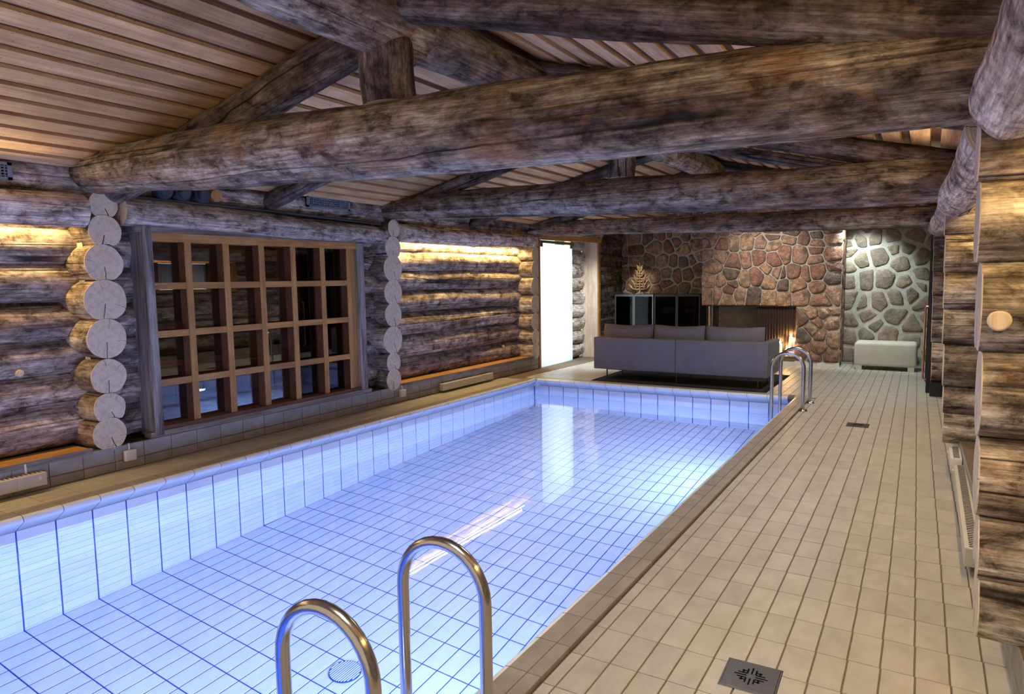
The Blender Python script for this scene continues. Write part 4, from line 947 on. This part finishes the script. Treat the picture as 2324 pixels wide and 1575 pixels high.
# ------------------------------------------------------------------ far left: glass door, logs, pine panel
door = struct(empty('door_1', (-0.60, 1.85, ZD)), 'frosted glass door glowing white in a pine-headed opening', 'door')
MB().box((-0.005, -0.62, 0.004), (0.005, 0.625, 2.155)).build('glass_leaf', 'frost', door)
MB().box((-0.03, -0.64, 2.165), (0.03, 0.66, 2.21)).build('slide_rail', 'steel', door)
for y in (-0.58, 0.56): MB().box((0.0051, y - 0.04, 2.10), (0.02, y + 0.04, 2.17)).build('hanger', 'steel', door)
MB().tube([(0.005, 0.55, 0.95), (0.02, 0.55, 0.95), (0.02, 0.55, 1.05), (0.005, 0.55, 1.05)], 0.006, 8).build('pull', 'steel', door)
t1_ = struct(MB().add([(-0.66, 1.20, 2.20), (-0.36, 3.16, 2.20), (-0.36, 3.16, 2.29), (-0.66, 1.20, 2.30), (-0.585, 1.20, 2.20), (-0.30, 3.16, 2.20), (-0.30, 3.16, 2.29), (-0.585, 1.20, 2.30)],
                      [(0, 1, 2, 3), (7, 6, 5, 4), (0, 4, 5, 1), (3, 2, 6, 7), (1, 5, 6, 2), (0, 3, 7, 4)]).build('trim_1', 'pine_h'), 'pine head board over the frosted glass door', 'trim')
t2_ = struct(MB().box((-0.64, 1.17, ZD), (-0.585, 1.225, 2.25)).build('trim_2', 'pine'), 'narrow pine jamb beside the frosted glass door', 'trim')
t3_ = struct(empty('trim_3', (-0.5, 3.1, ZD)), 'broad pale pine board panel right of the frosted door', 'trim')
for i in range(3): MB().box((-0.17 + i * 0.105, -0.02, 0.0), (-0.067 + i * 0.105, 0.03, 2.25)).build('board', 'palepine', t3_)
MB().box((0.148, -0.028, 0), (0.175, 0.06, 2.25)).build('edge_strip', 'pine', t3_)
wl2 = MB().box((-0.95, 2.46, -0.1), (-0.76, 3.10, 3.0)).box((-0.66, 1.15, 2.30), (-0.64, 3.2, 2.9)).box((-0.70, 3.13, -0.1), (-0.36, 4.4, 3.0))
wl2 = struct(wl2.build('wall_left', 'darklog'), 'log wall around the frosted glass door', 'wall')
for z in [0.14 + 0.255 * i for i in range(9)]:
    add_log('log', (-0.76, 2.47, z), (-0.76, 3.085, z), 0.14, ('litlog', 'end'), wl2, seg=20)
for z in [0.14 + 0.255 * i for i in range(11)]:
    add_log('log', (-0.47, 3.14, z), (-0.47, 4.36, z), 0.14, ('darklog', 'end'), wl2, seg=20)
for z in (2.42, 2.62): add_log('log', (-0.70, 1.1, z), (-0.42, 3.3, z), 0.12, ('log', 'end'), wl2)
# lit passage behind the glass
ps = MB().box((-2.0, 1.15, -0.06), (-0.66, 2.47, -0.02)).box((-2.05, 1.15, -0.06), (-2.0, 2.47, 2.4)).box((-2.0, 1.12, -0.06), (-0.66, 1.15, 2.4)).box((-2.0, 2.47, -0.06), (-0.96, 2.5, 2.4)).box((-2.0, 1.15, 2.4), (-0.66, 2.47, 2.44))
struct(ps.build('wall_passage', 'white'), 'white passage behind the frosted glass door', 'room')
struct(MB().box((-0.96, 1.0, -0.3), (-0.765, 4.4, -0.03)).build('floor', 'tile'), 'threshold strip under the frosted glass door', 'floor')

# ------------------------------------------------------------------ far right: black door
d2 = struct(empty('door_2', (5.155, 1.75, ZD)), 'black glazed door with long copper pull handle', 'door'); d2.rotation_euler = (0, 0, 0.012)
MB().box((0, -0.50, 0.0), (0.045, 0.50, 2.15)).build('leaf', 'black', d2)
MB().box((-0.012, -0.56, 0.0), (0.06, -0.502, 2.2)).build('frame_post', 'black', d2); MB().box((-0.012, 0.502, 0.0), (0.06, 0.56, 2.2)).build('frame_post', 'black', d2)
MB().box((-0.003, -0.40, 0.15), (-0.0005, 0.40, 2.05)).build('pane', 'smoked', d2)
hp = [(0.0, -0.44, 0.16), (-0.035, -0.44, 0.16), (-0.05, -0.44, 0.175), (-0.05, -0.44, 0.6), (-0.05, -0.44, 1.10), (-0.035, -0.44, 1.115), (0.0, -0.44, 1.115)]
MB().tube(hp, 0.013, 12).build('pull_handle', 'copper', d2)
wr2 = struct(MB().box((5.22, 1.2, -0.1), (5.6, 4.4, 3.0)).build('wall_right', 'black'), 'black panelled wall around the black door', 'wall')
struct(MB().box((xr(1.07) - 0.005, 0.9, -0.05), (xr(1.07) + 0.5, 1.2, 0.155)).build('trim_4', 'black'), 'black plinth under the far right log stack', 'trim')

# ------------------------------------------------------------------ lounge furniture
rug = tag(empty('rug', (2.08, 1.14, ZD)), 'charcoal rug with black border under the sofa', 'rug')
MB().bevbox((-1.27, -0.91, 0), (1.27, 0.91, 0.010), 0.004).build('border', 'rugedge', rug)
MB().bevbox((-1.21, -0.85, 0.0101), (1.21, 0.85, 0.014), 0.003).build('field', 'rug', rug)
ZR = ZD + 0.014
sofa = tag(empty('sofa', (2.07, 0.80, ZR)), 'grey fabric sofa turned away from the pool toward fireplace', 'sofa')
def cush(name, a, b, bev, mat, parent, seg=4):
    return smooth_bevel(MB().box(a, b).build(name, mat, parent), bev, seg)
cush('back_panel', (-1.27, -0.425, 0.16), (-0.002, -0.30, 0.64), 0.012, 'sofa', sofa, 3)
cush('back_panel', (0.002, -0.425, 0.16), (1.265, -0.30, 0.64), 0.012, 'sofa', sofa, 3)
for s in (-1, 1): cush('armrest', (1.155 * s if s > 0 else -1.27, -0.298, 0.155), (1.265 if s > 0 else -1.16, 0.42, 0.635), 0.022, 'sofa', sofa)
cush('seat_base', (-1.158, -0.298, 0.16), (1.153, 0.41, 0.28), 0.012, 'sofa', sofa)
for i, (x0, x1) in enumerate(((-1.155, -0.39), (-0.385, 0.38), (0.385, 1.15))):
    cush('seat_cushion', (x0, -0.29, 0.281), (x1, 0.44, 0.44), 0.04, 'sofa', sofa)
def puffy(name, x0, x1, y0, y1, z0, z1, seed, parent):
    mb = MB(); nx, nz = 16, 7; rnd = random.Random(seed); vs = []; 
    for side in (0, 1):
        for j in range(nz + 1):
            for i in range(nx + 1):
                u, v = i / nx, j / nz; ed = min(1, 5 * min(u, 1 - u) + 0.12) * min(1, 3.2 * min(v, 1 - v) + 0.15)
                y = (y0 + y1) / 2 + (y1 - y0) / 2 * (ed ** 0.5) * (1 if side else -1)
                sag = -0.022 * math.sin(PI * u) * v + 0.006 * mn.noise(Vector((u * 5, v * 5, seed)))
                vs.append((x0 + (x1 - x0) * u, y + 0.05 * v, z0 + (z1 - z0) * v + sag))
    m = (nx + 1) * (nz + 1); fs = []
    for j in range(nz):
        for i in range(nx):
            a = j * (nx + 1) + i; fs.append((a, a + 1, a + nx + 2, a + nx + 1)); fs.append((m + a, m + a + nx + 1, m + a + nx + 2, m + a + 1))
    rim = [i for i in range(nx + 1)] + [j * (nx + 1) + nx for j in range(1, nz + 1)] + [nz * (nx + 1) + i for i in range(nx - 1, -1, -1)] + [j * (nx + 1) for j in range(nz - 1, 0, -1)]
    for i in range(len(rim)):
        a, b = rim[i], rim[(i + 1) % len(rim)]; fs.append((a, a + m, b + m, b))
    return mb.add(vs, fs, 0, True).build(name, 'sofa', parent)
for i, (x0, x1) in enumerate(((0.885, 1.665), (1.69, 2.43), (2.45, 3.245))):
    puffy('back_cushion', x0 - 2.07, x1 - 2.07, -0.33, -0.13, 0.43, 0.835, i + 3, sofa)
for x, y in ((0.98, 0.47), (0.985, 1.09), (2.07, 0.45), (2.1, 1.08), (3.205, 0.42), (3.2, 1.09)):
    MB().box((x - 2.07 - 0.008, y - 0.8 - 0.008, 0), (x - 2.07 + 0.008, y - 0.8 + 0.008, 0.165)).build('leg', 'black', sofa)
MB().box((-1.09, -0.345, 0.145), (1.14, -0.33, 0.159)).build('base_rail', 'black', sofa)

ott = tag(empty('ottoman', (4.575, 3.50, ZD)), 'pale rectangular upholstered ottoman before the stone wall', 'ottoman')
cush('cushion', (-0.445, -0.25, 0.065), (0.445, 0.25, 0.45), 0.05, 'ottoman', ott, 5)
for sx in (-1, 1):
    for sy in (-1, 1): MB().box((sx * 0.37 - 0.045, sy * 0.2 - 0.03, 0), (sx * 0.37 + 0.045, sy * 0.2 + 0.03, 0.085)).build('foot', 'ottoman', ott)

def cabinet(x0, x1, label, frame):
    cx = (x0 + x1) / 2; w = (x1 - x0) / 2; o = tag(empty('display_cabinet', (cx, 4.1, ZD)), label, 'cabinet'); H = 1.215
    MB().box((-w, -0.19, 0), (-w + 0.02, 0.2, H)).box((w - 0.02, -0.19, 0), (w, 0.2, H)).box((-w, 0.18, 0), (w, 0.2, H)).box((-w, -0.19, H - 0.02), (w, 0.2, H)).box((-w, -0.19, 0), (w, 0.2, 0.06)).build('carcass', 'black', o)
    for z in (0.4, 0.72, 0.96):
        MB().box((-w + 0.021, -0.17, z), (w - 0.021, 0.179, z + 0.012)).build('shelf', 'black', o)
    for s in (-1, 1):
        a, b = (-w + 0.004, -0.003) if s < 0 else (0.003, w - 0.004)
        d = MB().box((a, -0.215, 0.06), (a + 0.022, -0.192, H - 0.004)).box((b - 0.022, -0.215, 0.06), (b, -0.192, H - 0.004)).box((a + 0.022, -0.215, 0.06), (b - 0.022, -0.192, 0.09)).box((a + 0.022, -0.215, H - 0.045), (b - 0.022, -0.192, H - 0.004)).build('door', frame, o)
        MB().box((a + 0.02, -0.206, 0.088), (b - 0.02, -0.201, H - 0.043)).build('pane', 'smoked', d)
    rnd = random.Random(int(cx * 100)); 
    return o
cabinet(-0.33, 0.49, 'glass-doored display cabinet with grey frame under the wooden tree', 'cabframe')
cabinet(0.505, 1.42, 'black-framed glass display cabinet beside the fireplace', 'black')
tree = tag(empty('wooden_tree', (0.13, 4.08, 1.196)), 'flat-pack light wood spruce ornament on the cabinet', 'ornament')
def ribbon(pts, w0, w1, th, rot, name, parent):
    """flat plywood strip following pts in the x-z plane, turned by rot about z"""
    n = len(pts); L = []; R = []
    for i, (x, z) in enumerate(pts):
        a = pts[max(i - 1, 0)]; b = pts[min(i + 1, n - 1)]; tx, tz = b[0] - a[0], b[1] - a[1]; l = math.hypot(tx, tz) or 1; w = (w0 + (w1 - w0) * i / (n - 1)) / 2
        L.append((x - tz / l * w, z + tx / l * w)); R.append((x + tz / l * w, z - tx / l * w))
    poly = L + R[::-1]; vs = [(x, -th / 2, z) for x, z in poly] + [(x, th / 2, z) for x, z in poly]; m = len(poly)
    fs = [(i, (i + 1) % m, (i + 1) % m + m, i + m) for i in range(m)]
    fs += [(i, 2 * n - 1 - i, 2 * n - 2 - i, i + 1) for i in range(n - 1)]; fs += [(m + i, m + i + 1, m + 2 * n - 2 - i, m + 2 * n - 1 - i) for i in range(n - 1)]
    o = MB().add(vs, fs).build(name, 'lightwood', parent); o.rotation_euler = (0, 0, rot); return o
TH = 0.64
for rot in (0.35, 0.35 + PI / 2): ribbon([(0, 0.0), (0, 0.2), (0, 0.45), (0, TH)], 0.030, 0.012, 0.008, rot, 'trunk', tree)
for t in range(9):
    z = 0.125 + 0.052 * t; rmax = 0.185 * (1 - t / 9.6) + 0.018
    for k in range(4):
        rot = 0.35 + k * PI / 2 + (PI / 4 if t % 2 else 0)
        pts = [(0.0, z - 0.02), (rmax * 0.35, z - 0.035 + 0.012 * t / 9), (rmax * 0.7, z - 0.012), (rmax * 0.92, z + 0.035), (rmax, z + 0.075 * (1 - t / 14))]
        b = ribbon(pts, 0.020, 0.014, 0.008, rot, 'branch', tree)
        for q, (px, pz) in ((1, pts[1]), (2, pts[2])):
            ribbon([(px, pz), (px + 0.012, pz + 0.035), (px + 0.03, pz + 0.058)], 0.014, 0.011, 0.008, 0, 'twig', b)
for rot in (0.35, 0.35 + PI / 2):
    for s in (-1, 1): ribbon([(0.0, 0.05), (0.02 * s, 0.02), (0.075 * s, 0.006)], 0.02, 0.012, 0.008, rot, 'foot', tree)
